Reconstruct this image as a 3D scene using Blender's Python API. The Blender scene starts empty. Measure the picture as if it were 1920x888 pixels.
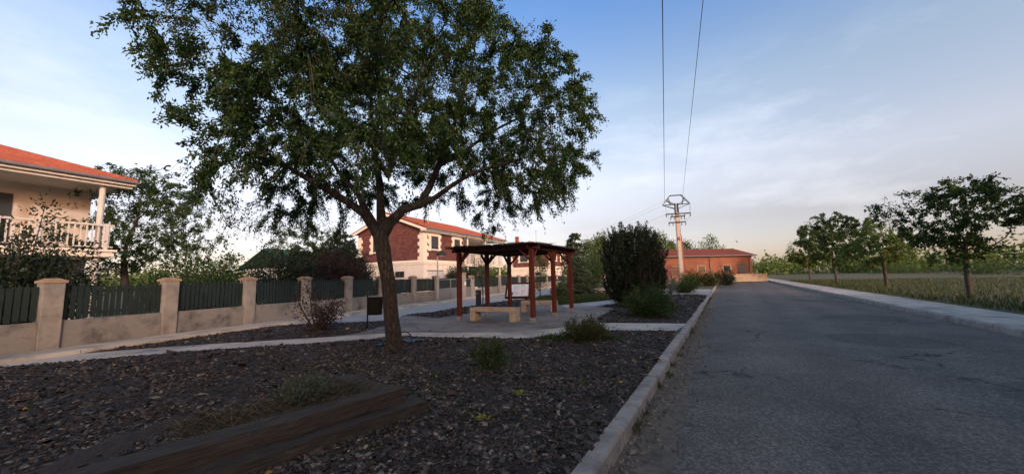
import bpy, math, random
import numpy as np
from mathutils import Vector, Matrix
from mathutils.noise import noise as mnoise_

random.seed(7)
RNG = np.random.default_rng(11)
SC = bpy.context.scene
COL = SC.collection
PI = math.pi

# ------------------------------------------------------------------ camera
F = 680.0
CAM_H = 1.45
PITCH = math.atan(76 / F)
ROLL = -0.026
RC = (Matrix.Rotation(PI / 2 + PITCH, 3, 'X') @ Matrix.Rotation(ROLL, 3, 'Z'))
CAMLOC = Vector((0, 0, CAM_H))


def ray(px, py):
    return RC @ Vector(((px - 960) / F, -(py - 444) / F, -1.0))


def at(px, py, z=0.0):
    """point of the photograph (px of 1920x888) on the level z"""
    d = ray(px, py)
    t = (z - CAM_H) / d.z
    return CAMLOC + d * t


def at_y(px, py, y):
    d = ray(px, py)
    return CAMLOC + d * (y / d.y)


cam_d = bpy.data.cameras.new('camera')
cam = bpy.data.objects.new('camera', cam_d)
COL.objects.link(cam)
cam.matrix_world = Matrix.Translation(CAMLOC) @ RC.to_4x4()
cam_d.sensor_fit = 'HORIZONTAL'
cam_d.sensor_width = 36
cam_d.lens = F / 1920 * 36
cam_d.clip_start = 0.05
cam_d.clip_end = 3000
SC.camera = cam


# ------------------------------------------------------------------ object helpers
def tag(o, label=None, cat=None, group=None, kind=None):
    if label: o['label'] = label
    if cat: o['category'] = cat
    if group: o['group'] = group
    if kind: o['kind'] = kind
    return o


def empty(name, loc=(0, 0, 0), rz=0.0):
    o = bpy.data.objects.new(name, None)
    COL.objects.link(o)
    o.location = loc
    o.rotation_euler = (0, 0, rz)
    o.empty_display_size = 0.2
    return o


def kids(o):
    return [c for c in bpy.data.objects if c.parent == o]


def copy_tree(o, parent=None):
    c = o.copy()
    COL.objects.link(c)
    if parent is not None:
        c.parent = parent
    for ch in kids(o):
        copy_tree(ch, c)
    return c


class MB:
    def __init__(s):
        s.v = []
        s.f = []

    def add(s, vs, fs):
        b = len(s.v)
        s.v += [tuple(p) for p in vs]
        s.f += [tuple(b + i for i in f) for f in fs]
        return s

    def box(s, c, d, m=None, taper=1.0):
        """centre, dimensions; m an optional rotation; taper shrinks the top"""
        x, y, z = d[0] / 2, d[1] / 2, d[2] / 2
        t = taper
        vs = [(-x, -y, -z), (x, -y, -z), (x, y, -z), (-x, y, -z), (-x * t, -y * t, z), (x * t, -y * t, z), (x * t, y * t, z), (-x * t, y * t, z)]
        c = Vector(c)
        vs = [c + ((m @ Vector(v)) if m is not None else Vector(v)) for v in vs]
        return s.add(vs, [(3, 2, 1, 0), (4, 5, 6, 7), (0, 1, 5, 4), (1, 2, 6, 5), (2, 3, 7, 6), (3, 0, 4, 7)])

    def b2(s, p, q):
        c = [(a + b) / 2 for a, b in zip(p, q)]
        d = [abs(a - b) for a, b in zip(p, q)]
        return s.box(c, d)

    def bar(s, p, q, w, h, up=(0, 0, 1)):
        """a rectangular bar from p to q"""
        p, q = Vector(p), Vector(q)
        d = q - p
        l = d.length
        d.normalize()
        u = Vector(up)
        side = d.cross(u)
        if side.length < 1e-4:
            side = d.cross(Vector((1, 0, 0)))
        side.normalize()
        u = side.cross(d)
        m = Matrix((d, side, u)).transposed()
        return s.box((p + q) / 2, (l, w, h), m)

    def tube(s, pts, r, n=8, cap=True):
        pts = [Vector(p) for p in pts]
        k = len(pts)
        rr = r if isinstance(r, (list, tuple, np.ndarray)) else [r] * k
        prev = None
        vs, fs = [], []
        for i, p in enumerate(pts):
            d = (pts[min(i + 1, k - 1)] - pts[max(i - 1, 0)])
            if d.length < 1e-9: d = Vector((0, 0, 1))
            d.normalize()
            if prev is None:
                a = d.orthogonal().normalized()
            else:
                a = prev - d * prev.dot(d)
                a = a.normalized() if a.length > 1e-6 else d.orthogonal().normalized()
            prev = a
            b = d.cross(a)
            for j in range(n):
                t = 2 * PI * j / n
                vs.append(p + (a * math.cos(t) + b * math.sin(t)) * rr[i])
        for i in range(k - 1):
            for j in range(n):
                a0, a1 = i * n + j, i * n + (j + 1) % n
                fs.append((a0, a1, a1 + n, a0 + n))
        if cap:
            fs.append(tuple(range(n - 1, -1, -1)))
            fs.append(tuple(range((k - 1) * n, k * n)))
        return s.add(vs, fs)

    def lathe(s, prof, c=(0, 0, 0), n=20):
        c = Vector(c)
        vs, fs = [], []
        for r, z in prof:
            for j in range(n):
                t = 2 * PI * j / n
                vs.append(c + Vector((r * math.cos(t), r * math.sin(t), z)))
        for i in range(len(prof) - 1):
            for j in range(n):
                a0, a1 = i * n + j, i * n + (j + 1) % n
                fs.append((a0, a1, a1 + n, a0 + n))
        fs.append(tuple(range(n - 1, -1, -1)))
        fs.append(tuple(range((len(prof) - 1) * n, len(prof) * n)))
        return s.add(vs, fs)

    def prism(s, pts, z0, z1):
        n = len(pts)
        vs = [(p[0], p[1], z0) for p in pts] + [(p[0], p[1], z1) for p in pts]
        fs = [tuple(range(n - 1, -1, -1)), tuple(range(n, 2 * n))]
        fs += [(i, (i + 1) % n, n + (i + 1) % n, n + i) for i in range(n)]
        return s.add(vs, fs)

    def extrude(s, pts, vec):
        """a closed 3-D outline pushed along vec"""
        n = len(pts)
        vec = Vector(vec)
        vs = [Vector(p) for p in pts] + [Vector(p) + vec for p in pts]
        fs = [tuple(range(n - 1, -1, -1)), tuple(range(n, 2 * n))]
        fs += [(i, (i + 1) % n, n + (i + 1) % n, n + i) for i in range(n)]
        return s.add(vs, fs)

    def build(s, name, mat, parent=None, smooth=False, bevel=0.0, loc=None, rz=None):
        me = bpy.data.meshes.new(name)
        me.from_pydata(s.v, [], s.f)
        import bmesh
        bm = bmesh.new()
        bm.from_mesh(me)
        bmesh.ops.recalc_face_normals(bm, faces=bm.faces)
        bm.to_mesh(me)
        bm.free()
        if smooth:
            me.polygons.foreach_set('use_smooth', [True] * len(me.polygons))
        me.materials.append(mat)
        o = bpy.data.objects.new(name, me)
        COL.objects.link(o)
        if parent is not None: o.parent = parent
        if loc is not None: o.location = loc
        if rz is not None: o.rotation_euler = (0, 0, rz)
        if bevel > 0:
            b = o.modifiers.new('bevel', 'BEVEL')
            b.width = bevel
            b.segments = 2
            b.limit_method = 'ANGLE'
        return o


def quads_mesh(name, V, nper, faces_per, mat, parent=None):
    """V (n*nper,3) verts; faces_per list of index tuples of equal length within one piece"""
    n = len(V) // nper
    me = bpy.data.meshes.new(name)
    fp = np.array(faces_per)
    k = fp.shape[1]
    idx = (fp[None, :, :] + (np.arange(n) * nper)[:, None, None]).reshape(-1, k)
    me.vertices.add(len(V))
    me.vertices.foreach_set('co', np.asarray(V, dtype=np.float32).ravel())
    me.loops.add(idx.size)
    me.loops.foreach_set('vertex_index', idx.ravel().astype(np.int32))
    me.polygons.add(len(idx))
    me.polygons.foreach_set('loop_start', (np.arange(len(idx)) * k).astype(np.int32))
    me.update(calc_edges=True)
    me.materials.append(mat)
    o = bpy.data.objects.new(name, me)
    COL.objects.link(o)
    if parent is not None: o.parent = parent
    return o


def unit(a):
    return a / np.maximum(np.linalg.norm(a, axis=-1, keepdims=True), 1e-9)


def leaf_verts(P, D, L, W, fold=0.25, hang=0.0):
    n = len(P)
    D = D.copy()
    D[:, 2] -= hang
    D = unit(D)
    N = unit(RNG.normal(size=(n, 3)))
    S = unit(np.cross(D, N))
    N = np.cross(S, D)
    L = np.broadcast_to(np.asarray(L, dtype=float), (n,))[:, None] * RNG.uniform(.6, 1.35, (n, 1))
    W = np.broadcast_to(np.asarray(W, dtype=float), (n,))[:, None] * RNG.uniform(.75, 1.2, (n, 1))
    mid = P + D * L * .45
    V = np.stack([P, mid + S * W * .5 + N * W * fold, P + D * L, mid - S * W * .5 + N * W * fold], axis=1)
    return V.reshape(-1, 3)


def leaves(name, P, D, L, W, mat, parent=None, fold=.25, hang=0.0):
    return quads_mesh(name, leaf_verts(np.asarray(P, float), np.asarray(D, float), L, W, fold, hang), 4, [(0, 1, 2, 3)], mat, parent)


# ------------------------------------------------------------------ materials
def new_mat(name):
    m = bpy.data.materials.new(name)
    m.use_nodes = True
    nt = m.node_tree
    return m, nt, nt.nodes, nt.links, nt.nodes['Principled BSDF']


def ramp(nt, stops, fac):
    r = nt.nodes.new('ShaderNodeValToRGB')
    el = r.color_ramp.elements
    while len(el) > len(stops): el.remove(el[-1])
    while len(el) < len(stops): el.new(.5)
    for e, (p, c) in zip(el, stops):
        e.position = p
        e.color = (*c, 1) if len(c) == 3 else c
    nt.links.new(fac, r.inputs[0])
    return r.outputs[0]


def noise(nt, co, scale, detail=4, rough=.6):
    n = nt.nodes.new('ShaderNodeTexNoise')
    n.inputs['Scale'].default_value = scale
    n.inputs['Detail'].default_value = detail
    n.inputs['Roughness'].default_value = rough
    nt.links.new(co, n.inputs['Vector'])
    return n.outputs[0]


def mix(nt, fac, a, b, mode='MIX'):
    m = nt.nodes.new('ShaderNodeMix')
    m.data_type = 'RGBA'
    m.blend_type = mode
    for s, v in ((m.inputs[0], fac), (m.inputs[6], a), (m.inputs[7], b)):
        if isinstance(v, (int, float)):
            s.default_value = v
        elif isinstance(v, tuple):
            s.default_value = (*v, 1) if len(v) == 3 else v
        else:
            nt.links.new(v, s)
    return m.outputs[2]


def coords(nt, world=False):
    if world:
        return nt.nodes.new('ShaderNodeNewGeometry').outputs['Position']
    return nt.nodes.new('ShaderNodeTexCoord').outputs['Object']


def bump(nt, h, strength, dist, bsdf):
    b = nt.nodes.new('ShaderNodeBump')
    b.inputs['Strength'].default_value = strength
    b.inputs['Distance'].default_value = dist
    nt.links.new(h, b.inputs['Height'])
    nt.links.new(b.outputs[0], bsdf.inputs['Normal'])


def plain(name, c, c2=None, scale=6, rough=.8, fine=60, bumps=.25, dist=.004, spec=.3, metal=0.0, world=False, stain=None, stain_scale=1.2):
    m, nt, N, L, B = new_mat(name)
    co = coords(nt, world)
    c2 = c2 or tuple(x * .72 for x in c)
    n1 = noise(nt, co, scale, 5, .65)
    out = ramp(nt, [(.3, c2), (.7, c)], n1)
    n2 = noise(nt, co, fine, 3, .6)
    out = mix(nt, .35, out, ramp(nt, [(.3, (.35, .35, .35)), (.7, (.65, .65, .65))], n2), 'OVERLAY')
    if stain:
        n3 = noise(nt, co, stain_scale, 6, .7)
        s = ramp(nt, [(.46, (0, 0, 0)), (.66, (1, 1, 1))], n3)
        out = mix(nt, s, out, stain)
    L.new(out, B.inputs['Base Color'])
    B.inputs['Roughness'].default_value = rough
    B.inputs['Specular IOR Level'].default_value = spec
    B.inputs['Metallic'].default_value = metal
    if bumps: bump(nt, n2, bumps, dist, B)
    return m


def island_mat(name, stops, rough=.7, trans=0.0, spec=.3, patch=None, patch_scale=.6, wear=0):
    """colour by piece (leaf, chip); optional translucency; optional second colour in patches"""
    m, nt, N, L, B = new_mat(name)
    g = N.new('ShaderNodeNewGeometry')
    out = ramp(nt, stops, g.outputs['Random Per Island'])
    if patch:
        n = noise(nt, coords(nt), patch_scale, 3, .6)
        out = mix(nt, ramp(nt, [(.5, (0, 0, 0)), (.64, (1, 1, 1))], n), out, mix(nt, .75, out, patch))
    if wear:
        n = noise(nt, coords(nt, True), wear, 5, .7)
        out = mix(nt, 1.0, out, ramp(nt, [(.3, (.50, .47, .45)), (.5, (1, 1, 1)), (.72, (1.45, 1.35, 1.28))], n), 'MULTIPLY')
    L.new(out, B.inputs['Base Color'])
    B.inputs['Roughness'].default_value = rough
    B.inputs['Specular IOR Level'].default_value = spec
    if trans > 0:
        t = N.new('ShaderNodeBsdfTranslucent')
        L.new(mix(nt, 1.0, out, (1.3, 1.5, .7), 'MULTIPLY'), t.inputs[0])
        ms = N.new('ShaderNodeMixShader')
        ms.inputs[0].default_value = trans
        L.new(B.outputs[0], ms.inputs[1])
        L.new(t.outputs[0], ms.inputs[2])
        L.new(ms.outputs[0], N['Material Output'].inputs[0])
    return m


def brick_mat(name, c1, c2, mortar):
    m, nt, N, L, B = new_mat(name)
    co = coords(nt)
    sx = N.new('ShaderNodeSeparateXYZ')
    L.new(co, sx.inputs[0])
    ad = N.new('ShaderNodeMath')
    L.new(sx.outputs[0], ad.inputs[0])
    L.new(sx.outputs[1], ad.inputs[1])
    cb = N.new('ShaderNodeCombineXYZ')
    L.new(ad.outputs[0], cb.inputs[0])
    L.new(sx.outputs[2], cb.inputs[1])
    b = N.new('ShaderNodeTexBrick')
    b.inputs['Scale'].default_value = 1.0
    b.inputs['Brick Width'].default_value = .30
    b.inputs['Row Height'].default_value = .15
    b.inputs['Mortar Size'].default_value = .016
    b.inputs['Color1'].default_value = (*c1, 1)
    b.inputs['Color2'].default_value = (*c2, 1)
    b.inputs['Mortar'].default_value = (*mortar, 1)
    L.new(cb.outputs[0], b.inputs['Vector'])
    n = noise(nt, co, 1.3, 5, .7)
    out = mix(nt, .3, b.outputs[0], ramp(nt, [(.3, (.3, .3, .3)), (.7, (.7, .7, .7))], n), 'OVERLAY')
    L.new(out, B.inputs['Base Color'])
    B.inputs['Roughness'].default_value = .85
    iv = N.new('ShaderNodeMath'); iv.operation = 'SUBTRACT'; iv.inputs[0].default_value = 1
    L.new(b.outputs[1], iv.inputs[1])
    bump(nt, iv.outputs[0], .5, .01, B)
    return m


def wood_mat(name, c1, c2, axis=2, scale=18, rough=.65):
    m, nt, N, L, B = new_mat(name)
    mp = N.new('ShaderNodeMapping')
    L.new(coords(nt), mp.inputs[0])
    s = [1, 1, 1]
    s[axis] = .07
    mp.inputs['Scale'].default_value = s
    n = noise(nt, mp.outputs[0], scale, 6, .7)
    out = ramp(nt, [(.3, c1), (.7, c2)], n)
    L.new(out, B.inputs['Base Color'])
    B.inputs['Roughness'].default_value = rough
    B.inputs['Specular IOR Level'].default_value = .25
    bump(nt, n, .4, .006, B)
    return m


def glass_mat(name, c, rough=.12):
    m, nt, N, L, B = new_mat(name)
    B.inputs['Base Color'].default_value = (*c, 1)
    B.inputs['Roughness'].default_value = rough
    B.inputs['Specular IOR Level'].default_value = .6
    return m


def bark_mat(name, c1, c2):
    m, nt, N, L, B = new_mat(name)
    mp = N.new('ShaderNodeMapping')
    L.new(coords(nt), mp.inputs[0])
    mp.inputs['Scale'].default_value = (1, 1, .22)
    v = N.new('ShaderNodeTexVoronoi')
    v.feature = 'DISTANCE_TO_EDGE'
    v.inputs['Scale'].default_value = 24
    n0 = noise(nt, mp.outputs[0], 9, 6, .7)
    dis = N.new('ShaderNodeVectorMath')
    dis.operation = 'ADD'
    sc = N.new('ShaderNodeVectorMath'); sc.operation = 'SCALE'; sc.inputs[3].default_value = .12
    cbn = N.new('ShaderNodeCombineXYZ')
    L.new(n0, cbn.inputs[0]); L.new(n0, cbn.inputs[1])
    L.new(cbn.outputs[0], sc.inputs[0])
    L.new(mp.outputs[0], dis.inputs[0]); L.new(sc.outputs[0], dis.inputs[1])
    L.new(dis.outputs[0], v.inputs['Vector'])
    h = ramp(nt, [(0, (0, 0, 0)), (.22, (1, 1, 1))], v.outputs[0])
    out = mix(nt, h, c1, ramp(nt, [(.3, c2), (.7, tuple(x * 1.6 for x in c2))], n0))
    L.new(out, B.inputs['Base Color'])
    B.inputs['Roughness'].default_value = .9
    bump(nt, h, .9, .02, B)
    return m


def asphalt_mat():
    m, nt, N, L, B = new_mat('worn_asphalt')
    co = coords(nt, True)
    big = ramp(nt, [(.35, (.104, .095, .087)), (.65, (.155, .142, .130))], noise(nt, co, .7, 6, .7))
    v = N.new('ShaderNodeTexVoronoi'); v.inputs['Scale'].default_value = 52
    L.new(co, v.inputs['Vector'])
    bw = N.new('ShaderNodeRGBToBW'); L.new(v.outputs['Color'], bw.inputs[0])
    st = ramp(nt, [(.25, (.30, .30, .30)), (.6, (.5, .5, .5)), (.85, (.80, .79, .77))], bw.outputs[0])
    out = mix(nt, .85, big, st, 'OVERLAY')
    dp = N.new('ShaderNodeVectorMath'); dp.operation = 'DOT_PRODUCT'
    L.new(co, dp.inputs[0]); dp.inputs[1].default_value = (.850, -.527, 0)
    sn = N.new('ShaderNodeMath'); sn.operation = 'MULTIPLY_ADD'; sn.inputs[1].default_value = 1 / 6.4; sn.inputs[2].default_value = .13
    L.new(dp.outputs['Value'], sn.inputs[0])
    wob = N.new('ShaderNodeMath'); wob.operation = 'MULTIPLY_ADD'; wob.inputs[1].default_value = .05
    L.new(noise(nt, co, .35, 4, .6), wob.inputs[0]); L.new(sn.outputs[0], wob.inputs[2])
    lane = ramp(nt, [(.06, (.88, .87, .86)), (.20, (1.12, 1.1, 1.08)), (.33, (.86, .86, .86)), (.45, (1.08, 1.06, 1.04)), (.53, (.88, .88, .88)), (.64, (1.1, 1.08, 1.06)), (.76, (.86, .86, .86)), (.88, (1.1, 1.08, 1.06)), (.98, (.9, .89, .88))], wob.outputs[0])
    out = mix(nt, .9, out, lane, 'MULTIPLY')
    pt = N.new('ShaderNodeTexVoronoi'); pt.feature = 'SMOOTH_F1'; pt.inputs['Scale'].default_value = .28; pt.inputs['Smoothness'].default_value = .05
    L.new(co, pt.inputs['Vector'])
    out = mix(nt, ramp(nt, [(.30, (.45, .45, .45)), (.315, (0, 0, 0))], pt.outputs['Distance']), out, mix(nt, .8, (.05, .049, .049), st, 'OVERLAY'))
    # fine cracks
    dn = N.new('ShaderNodeTexNoise'); dn.inputs['Scale'].default_value = 2.2; dn.inputs['Detail'].default_value = 5
    L.new(co, dn.inputs['Vector'])
    ad = N.new('ShaderNodeMix'); ad.data_type = 'RGBA'; ad.blend_type = 'LINEAR_LIGHT'; ad.inputs[0].default_value = .35
    L.new(co, ad.inputs[6]); L.new(dn.outputs['Color'], ad.inputs[7])
    c = N.new('ShaderNodeTexVoronoi'); c.feature = 'DISTANCE_TO_EDGE'; c.inputs['Scale'].default_value = .42
    L.new(ad.outputs[2], c.inputs['Vector'])
    cr = ramp(nt, [(.004, (1, 1, 1)), (.011, (0, 0, 0))], c.outputs[0])
    br = ramp(nt, [(.45, (0, 0, 0)), (.6, (1, 1, 1))], noise(nt, co, .5, 3, .6))
    out = mix(nt, mix(nt, 1.0, cr, br, 'MULTIPLY'), out, (.022, .021, .021))
    L.new(out, B.inputs['Base Color'])
    B.inputs['Roughness'].default_value = .85
    B.inputs['Specular IOR Level'].default_value = .25
    bump(nt, bw.outputs[0], .5, .005, B)
    return m


M = {}
M['grassland'] = plain('dry_grassland', (.075, .085, .036), (.12, .10, .06), .18, .95, 1.2, .4, .02, world=True, stain=(.05, .06, .028), stain_scale=.07)
M['plaza'] = plain('stained_concrete', (.25, .24, .225), (.165, .158, .149), .9, .85, 90, .25, .003, world=True, stain=(.095, .092, .088), stain_scale=.55)
M['path'] = plain('pale_concrete', (.58, .53, .465), (.43, .395, .35), 1.2, .85, 90, .25, .003, world=True, stain=(.22, .215, .21), stain_scale=.8)
M['street'] = plain('street_concrete', (.42, .40, .385), (.34, .325, .315), .8, .85, 70, .2, .003, world=True, stain=(.29, .275, .265))
M['asphalt'] = asphalt_mat()
M['gutter'] = plain('gutter_soil', (.20, .165, .13), (.11, .092, .078), 4, .95, 60, .7, .012, world=True, stain=(.08, .07, .062), stain_scale=5)
M['kerb'] = plain('kerb_stone', (.38, .34, .31), (.26, .235, .215), 2.2, .85, 120, .35, .003, stain=(.17, .155, .145), stain_scale=3)
M['mulch'] = plain('bark_mulch_ground', (.05, .042, .04), (.022, .019, .019), 14, .9, 45, .9, .03, world=True)
M['cream'] = plain('cream_render', (.75, .68, .61), (.68, .615, .55), 1.2, .85, 40, .1, .002, stain=(.60, .54, .475), stain_scale=.8)
M['creamtrim'] = plain('cream_stone', (.80, .73, .63), (.70, .64, .55), 3, .85, 50, .1, .003)
M['brick'] = brick_mat('red_brick', (.19, .066, .055), (.10, .034, .031), (.045, .018, .016))
M['roof'] = plain('terracotta_tile', (.36, .11, .065), (.25, .075, .046), 5, .8, 20, .3, .01, stain=(.27, .07, .04), stain_scale=1.5)
M['white'] = plain('white_paint', (.62, .60, .57), (.52, .50, .48), 3, .6, 50, .05, .002)
M['grey_metal'] = plain('grey_metal', (.17, .175, .19), (.13, .135, .15), 4, .5, 60, .05, .001, .4)
M['pole_metal'] = plain('galvanised_pole', (.30, .31, .33), (.22, .23, .25), 6, .45, 70, .05, .001, .5)
M['steel'] = plain('galvanised_steel', (.36, .37, .38), (.25, .26, .27), 12, .5, 90, .1, .001, .5, .4)
M['dark_steel'] = plain('dark_steel', (.035, .036, .04), (.022, .023, .026), 12, .7, 90, .1, .001, .2)
M['black'] = plain('black_paint', (.007, .007, .008), (.004, .004, .005), 8, .6, 80, .1, .001, .15)
M['fence_green'] = plain('dark_green_fence', (.018, .03, .028), (.012, .02, .02), 6, .5, 60, .05, .001, .4)
M['wallgrey'] = plain('weathered_wall', (.30, .275, .25), (.20, .185, .17), 1.6, .9, 40, .25, .004, stain=(.10, .094, .088), stain_scale=1.6)
M['pillar'] = plain('pale_pillar', (.34, .305, .265), (.25, .225, .20), 2.2, .9, 50, .2, .004, stain=(.18, .16, .145), stain_scale=2)
M['cap'] = plain('tan_cap', (.40, .27, .17), (.26, .18, .12), 5, .9, 50, .2, .004)
M['shutter'] = plain('grey_shutter', (.05, .06, .075), (.04, .048, .06), 4, .5, 40, .05, .001, .4)
M['glass'] = glass_mat('dark_glass', (.02, .025, .03))
M['redwood'] = wood_mat('red_stained_wood', (.075, .018, .012), (.125, .031, .020), 2)
M['redbeam'] = wood_mat('red_stained_beam', (.05, .014, .011), (.085, .022, .015), 0)
M['brush'] = island_mat('heather_brushwood', [(0, (.018, .013, .011)), (.6, (.04, .027, .021)), (1, (.075, .05, .04))], .95)
M['bench'] = plain('aggregate_concrete', (.47, .42, .345), (.36, .32, .26), 5, .85, 160, .6, .004, stain=(.27, .24, .195), stain_scale=4)
M['sleeper'] = wood_mat('old_sleeper_wood', (.013, .011, .010), (.075, .064, .057), 0, 60, .9)
M['chip'] = island_mat('bark_chip', [(0, (.014, .0115, .0105)), (.35, (.033, .028, .025)), (.58, (.055, .048, .044)), (.72, (.082, .076, .071)), (.84, (.065, .040, .029)), (.93, (.135, .118, .10)), (1, (.25, .21, .17))], .8, wear=1.1)
M['twig'] = island_mat('dry_twig', [(0, (.06, .045, .035)), (.6, (.13, .10, .075)), (1, (.25, .20, .15))], .9)
M['straw'] = island_mat('dry_grass_blade', [(0, (.03, .025, .019)), (.5, (.065, .053, .038)), (1, (.16, .13, .085))], .9, .2)
M['grass'] = island_mat('grass_blade', [(0, (.022, .04, .012)), (.55, (.042, .066, .02)), (.85, (.075, .09, .035)), (1, (.14, .12, .06))], .7, .25)
M['deadleaf'] = island_mat('fallen_leaf', [(0, (.20, .09, .04)), (.5, (.28, .15, .06)), (1, (.30, .26, .07))], .8, .2)
M['weedleaf'] = island_mat('yellow_weed_leaf', [(0, (.14, .16, .03)), (1, (.30, .27, .07))], .7, .25)
M['bark'] = bark_mat('furrowed_bark', (.008, .007, .006), (.036, .029, .025))
M['thinbark'] = plain('young_bark', (.075, .062, .052), (.045, .037, .032), 12, .9, 60, .3, .003)
M['elm'] = island_mat('elm_leaf', [(0, (.014, .034, .008)), (.5, (.024, .055, .012)), (.86, (.04, .085, .016)), (1, (.085, .125, .025))], .55, .3, .35)
M['seed'] = island_mat('dry_seed_wing', [(0, (.24, .17, .06)), (.6, (.36, .27, .10)), (1, (.20, .22, .06))], .8, .3)
M['laurel'] = island_mat('dark_laurel_leaf', [(0, (.007, .015, .008)), (.6, (.012, .025, .011)), (1, (.026, .042, .018))], .5, .12, .4)
M['shrub'] = island_mat('green_shrub_leaf', [(0, (.022, .045, .014)), (.6, (.04, .078, .022)), (1, (.075, .12, .035))], .6, .25)
M['olive'] = island_mat('olive_shrub_leaf', [(0, (.03, .04, .016)), (.5, (.055, .065, .025)), (1, (.13, .13, .06))], .6, .2)
M['spruce'] = island_mat('spruce_needle', [(0, (.035, .06, .035)), (.6, (.07, .105, .06)), (1, (.12, .155, .105))], .7, .1)
M['poplar'] = island_mat('spring_poplar_leaf', [(0, (.06, .10, .025)), (.6, (.10, .15, .04)), (1, (.15, .19, .07))], .6, .35)
M['plum'] = island_mat('purple_plum_leaf', [(0, (.022, .012, .014)), (.6, (.045, .02, .024)), (1, (.05, .04, .025))], .55, .2)
M['judas'] = island_mat('pink_blossom', [(0, (.20, .07, .11)), (.6, (.30, .11, .17)), (1, (.14, .09, .07))], .7, .2)
M['silver'] = island_mat('silvery_needle', [(0, (.09, .12, .11)), (1, (.18, .22, .21))], .7, .1)
M['lavender'] = island_mat('grey_green_leaf', [(0, (.05, .075, .05)), (1, (.10, .13, .09))], .7, .1)
M['orange'] = plain('orange_render', (.27, .105, .062), (.19, .075, .048), .5, .85, 30, .1, .003, stain=(.15, .068, .048), stain_scale=.7)
M['oldroof'] = plain('old_roof_tile', (.30, .085, .05), (.20, .06, .04), 2, .85, 15, .3, .01)
M['stone'] = plain('pale_stone_wall', (.36, .29, .21), (.22, .18, .14), 3, .9, 14, .6, .02)
M['green_roof'] = plain('green_sheet_roof', (.02, .085, .055), (.016, .07, .045), 2, .5, 30, .05, .002)
M['tarp'] = plain('blue_sheet', (.05, .09, .17), (.035, .06, .11), 9, .6, 50, .4, .01, .4)
M['rubber'] = plain('black_hose', (.01, .01, .01), (.008, .008, .008), 8, .5, 50, .05, .001)
M['panel'] = plain('printed_panel', (.88, .89, .90), (.84, .85, .87), 4, .12, 50, .0, .001, .9)
M['ink'] = plain('print_ink', (.16, .165, .175), (.12, .125, .13), 30, .6, 50, .0)
M['photo_print'] = plain('printed_picture', (.12, .10, .09), (.05, .05, .055), 30, .4, 50, .0)
M['pole_conc'] = plain('pole_concrete', (.43, .37, .30), (.33, .285, .24), 3, .85, 40, .15, .004)
M['cable'] = plain('aluminium_cable', (.05, .05, .055), (.04, .04, .045), 8, .6, 40, 0, .001)
M['ceramic'] = plain('dark_insulator', (.06, .04, .035), (.04, .03, .03), 8, .25, 40, 0, .001)
M['redpipe'] = plain('red_conduit', (.28, .06, .035), (.20, .045, .03), 5, .6, 40, .05, .001)
M['terracotta'] = plain('chimney_brick', (.30, .10, .06), (.22, .075, .05), 9, .85, 30, .3, .004)

# ------------------------------------------------------------------ world and sun
SUN_AZ = math.radians(180 - 25)      # light comes from behind the camera, a little to the right
SUN_EL = math.radians(12.5)
sdir = Vector((math.sin(SUN_AZ) * math.cos(SUN_EL), math.cos(SUN_AZ) * math.cos(SUN_EL), math.sin(SUN_EL)))
W = bpy.data.worlds.new('World')
SC.world = W
W.use_nodes = True
nt = W.node_tree
bg = nt.nodes['Background']
sky = nt.nodes.new('ShaderNodeTexSky')
sky.sky_type = 'NISHITA'
sky.sun_disc = False
sky.sun_elevation = SUN_EL
sky.sun_rotation = SUN_AZ
sky.air_density = 1.0
sky.dust_density = 1.2
sky.ozone_density = 2.0
tc = nt.nodes.new('ShaderNodeTexCoord')
mp = nt.nodes.new('ShaderNodeMapping')
mp.inputs['Scale'].default_value = (1.3, 1.3, 4.2)
nt.links.new(tc.outputs['Generated'], mp.inputs[0])
cl = noise(nt, mp.outputs[0], 2.3, 7, .6)
clm = ramp(nt, [(.50, (0, 0, 0)), (.80, (.42, .42, .42))], cl)
sxyz = nt.nodes.new('ShaderNodeSeparateXYZ')
nt.links.new(tc.outputs['Generated'], sxyz.inputs[0])
band = ramp(nt, [(.02, (0, 0, 0)), (.14, (1, 1, 1)), (.34, (.8, .8, .8)), (.5, (.05, .05, .05))], sxyz.outputs[2])
clf = mix(nt, 1.0, clm, band, 'MULTIPLY')
tint = ramp(nt, [(0, (.88, .66, .74)), (.13, (1.12, .70, .605)), (.24, (1.85, 1.12, .86)), (.42, (1.80, 1.27, .99)), (.62, (.98, 1.06, 1.20)), (.85, (1.15, 1.05, 1.0))], sxyz.outputs[2])
skc = mix(nt, 1.0, sky.outputs[0], tint, 'MULTIPLY')
skc = mix(nt, clf, skc, (5.5, 5.1, 4.9))
# the afterglow round the low sun behind the camera
glow = nt.nodes.new('ShaderNodeVectorMath')
glow.operation = 'DOT_PRODUCT'
nt.links.new(tc.outputs['Generated'], glow.inputs[0])
glow.inputs[1].default_value = tuple(sdir)
gl = ramp(nt, [(0.0, (.88, .96, 1.04)), (.45, (1.22, 1.14, .97)), (1.0, (1.5, 1.3, 1.0))], glow.outputs['Value'])
skc = mix(nt, 1.0, skc, gl, 'MULTIPLY')
nt.links.new(skc, bg.inputs[0])
bg.inputs[1].default_value = .115

sl = bpy.data.lights.new('sun', 'SUN')
sl.energy = .7
sl.angle = math.radians(5)
sl.color = (1.0, .92, .85)
so = bpy.data.objects.new('sun', sl)
COL.objects.link(so)
so.rotation_euler = (-sdir).to_track_quat('-Z', 'Y').to_euler()

SC.view_settings.view_transform = 'Standard'
SC.view_settings.look = 'None'
SC.view_settings.gamma = 1
SC.view_settings.exposure = 1.3
SC.cycles.max_bounces = 6
SC.cycles.transparent_max_bounces = 4
SC.cycles.use_denoising = True

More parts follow.
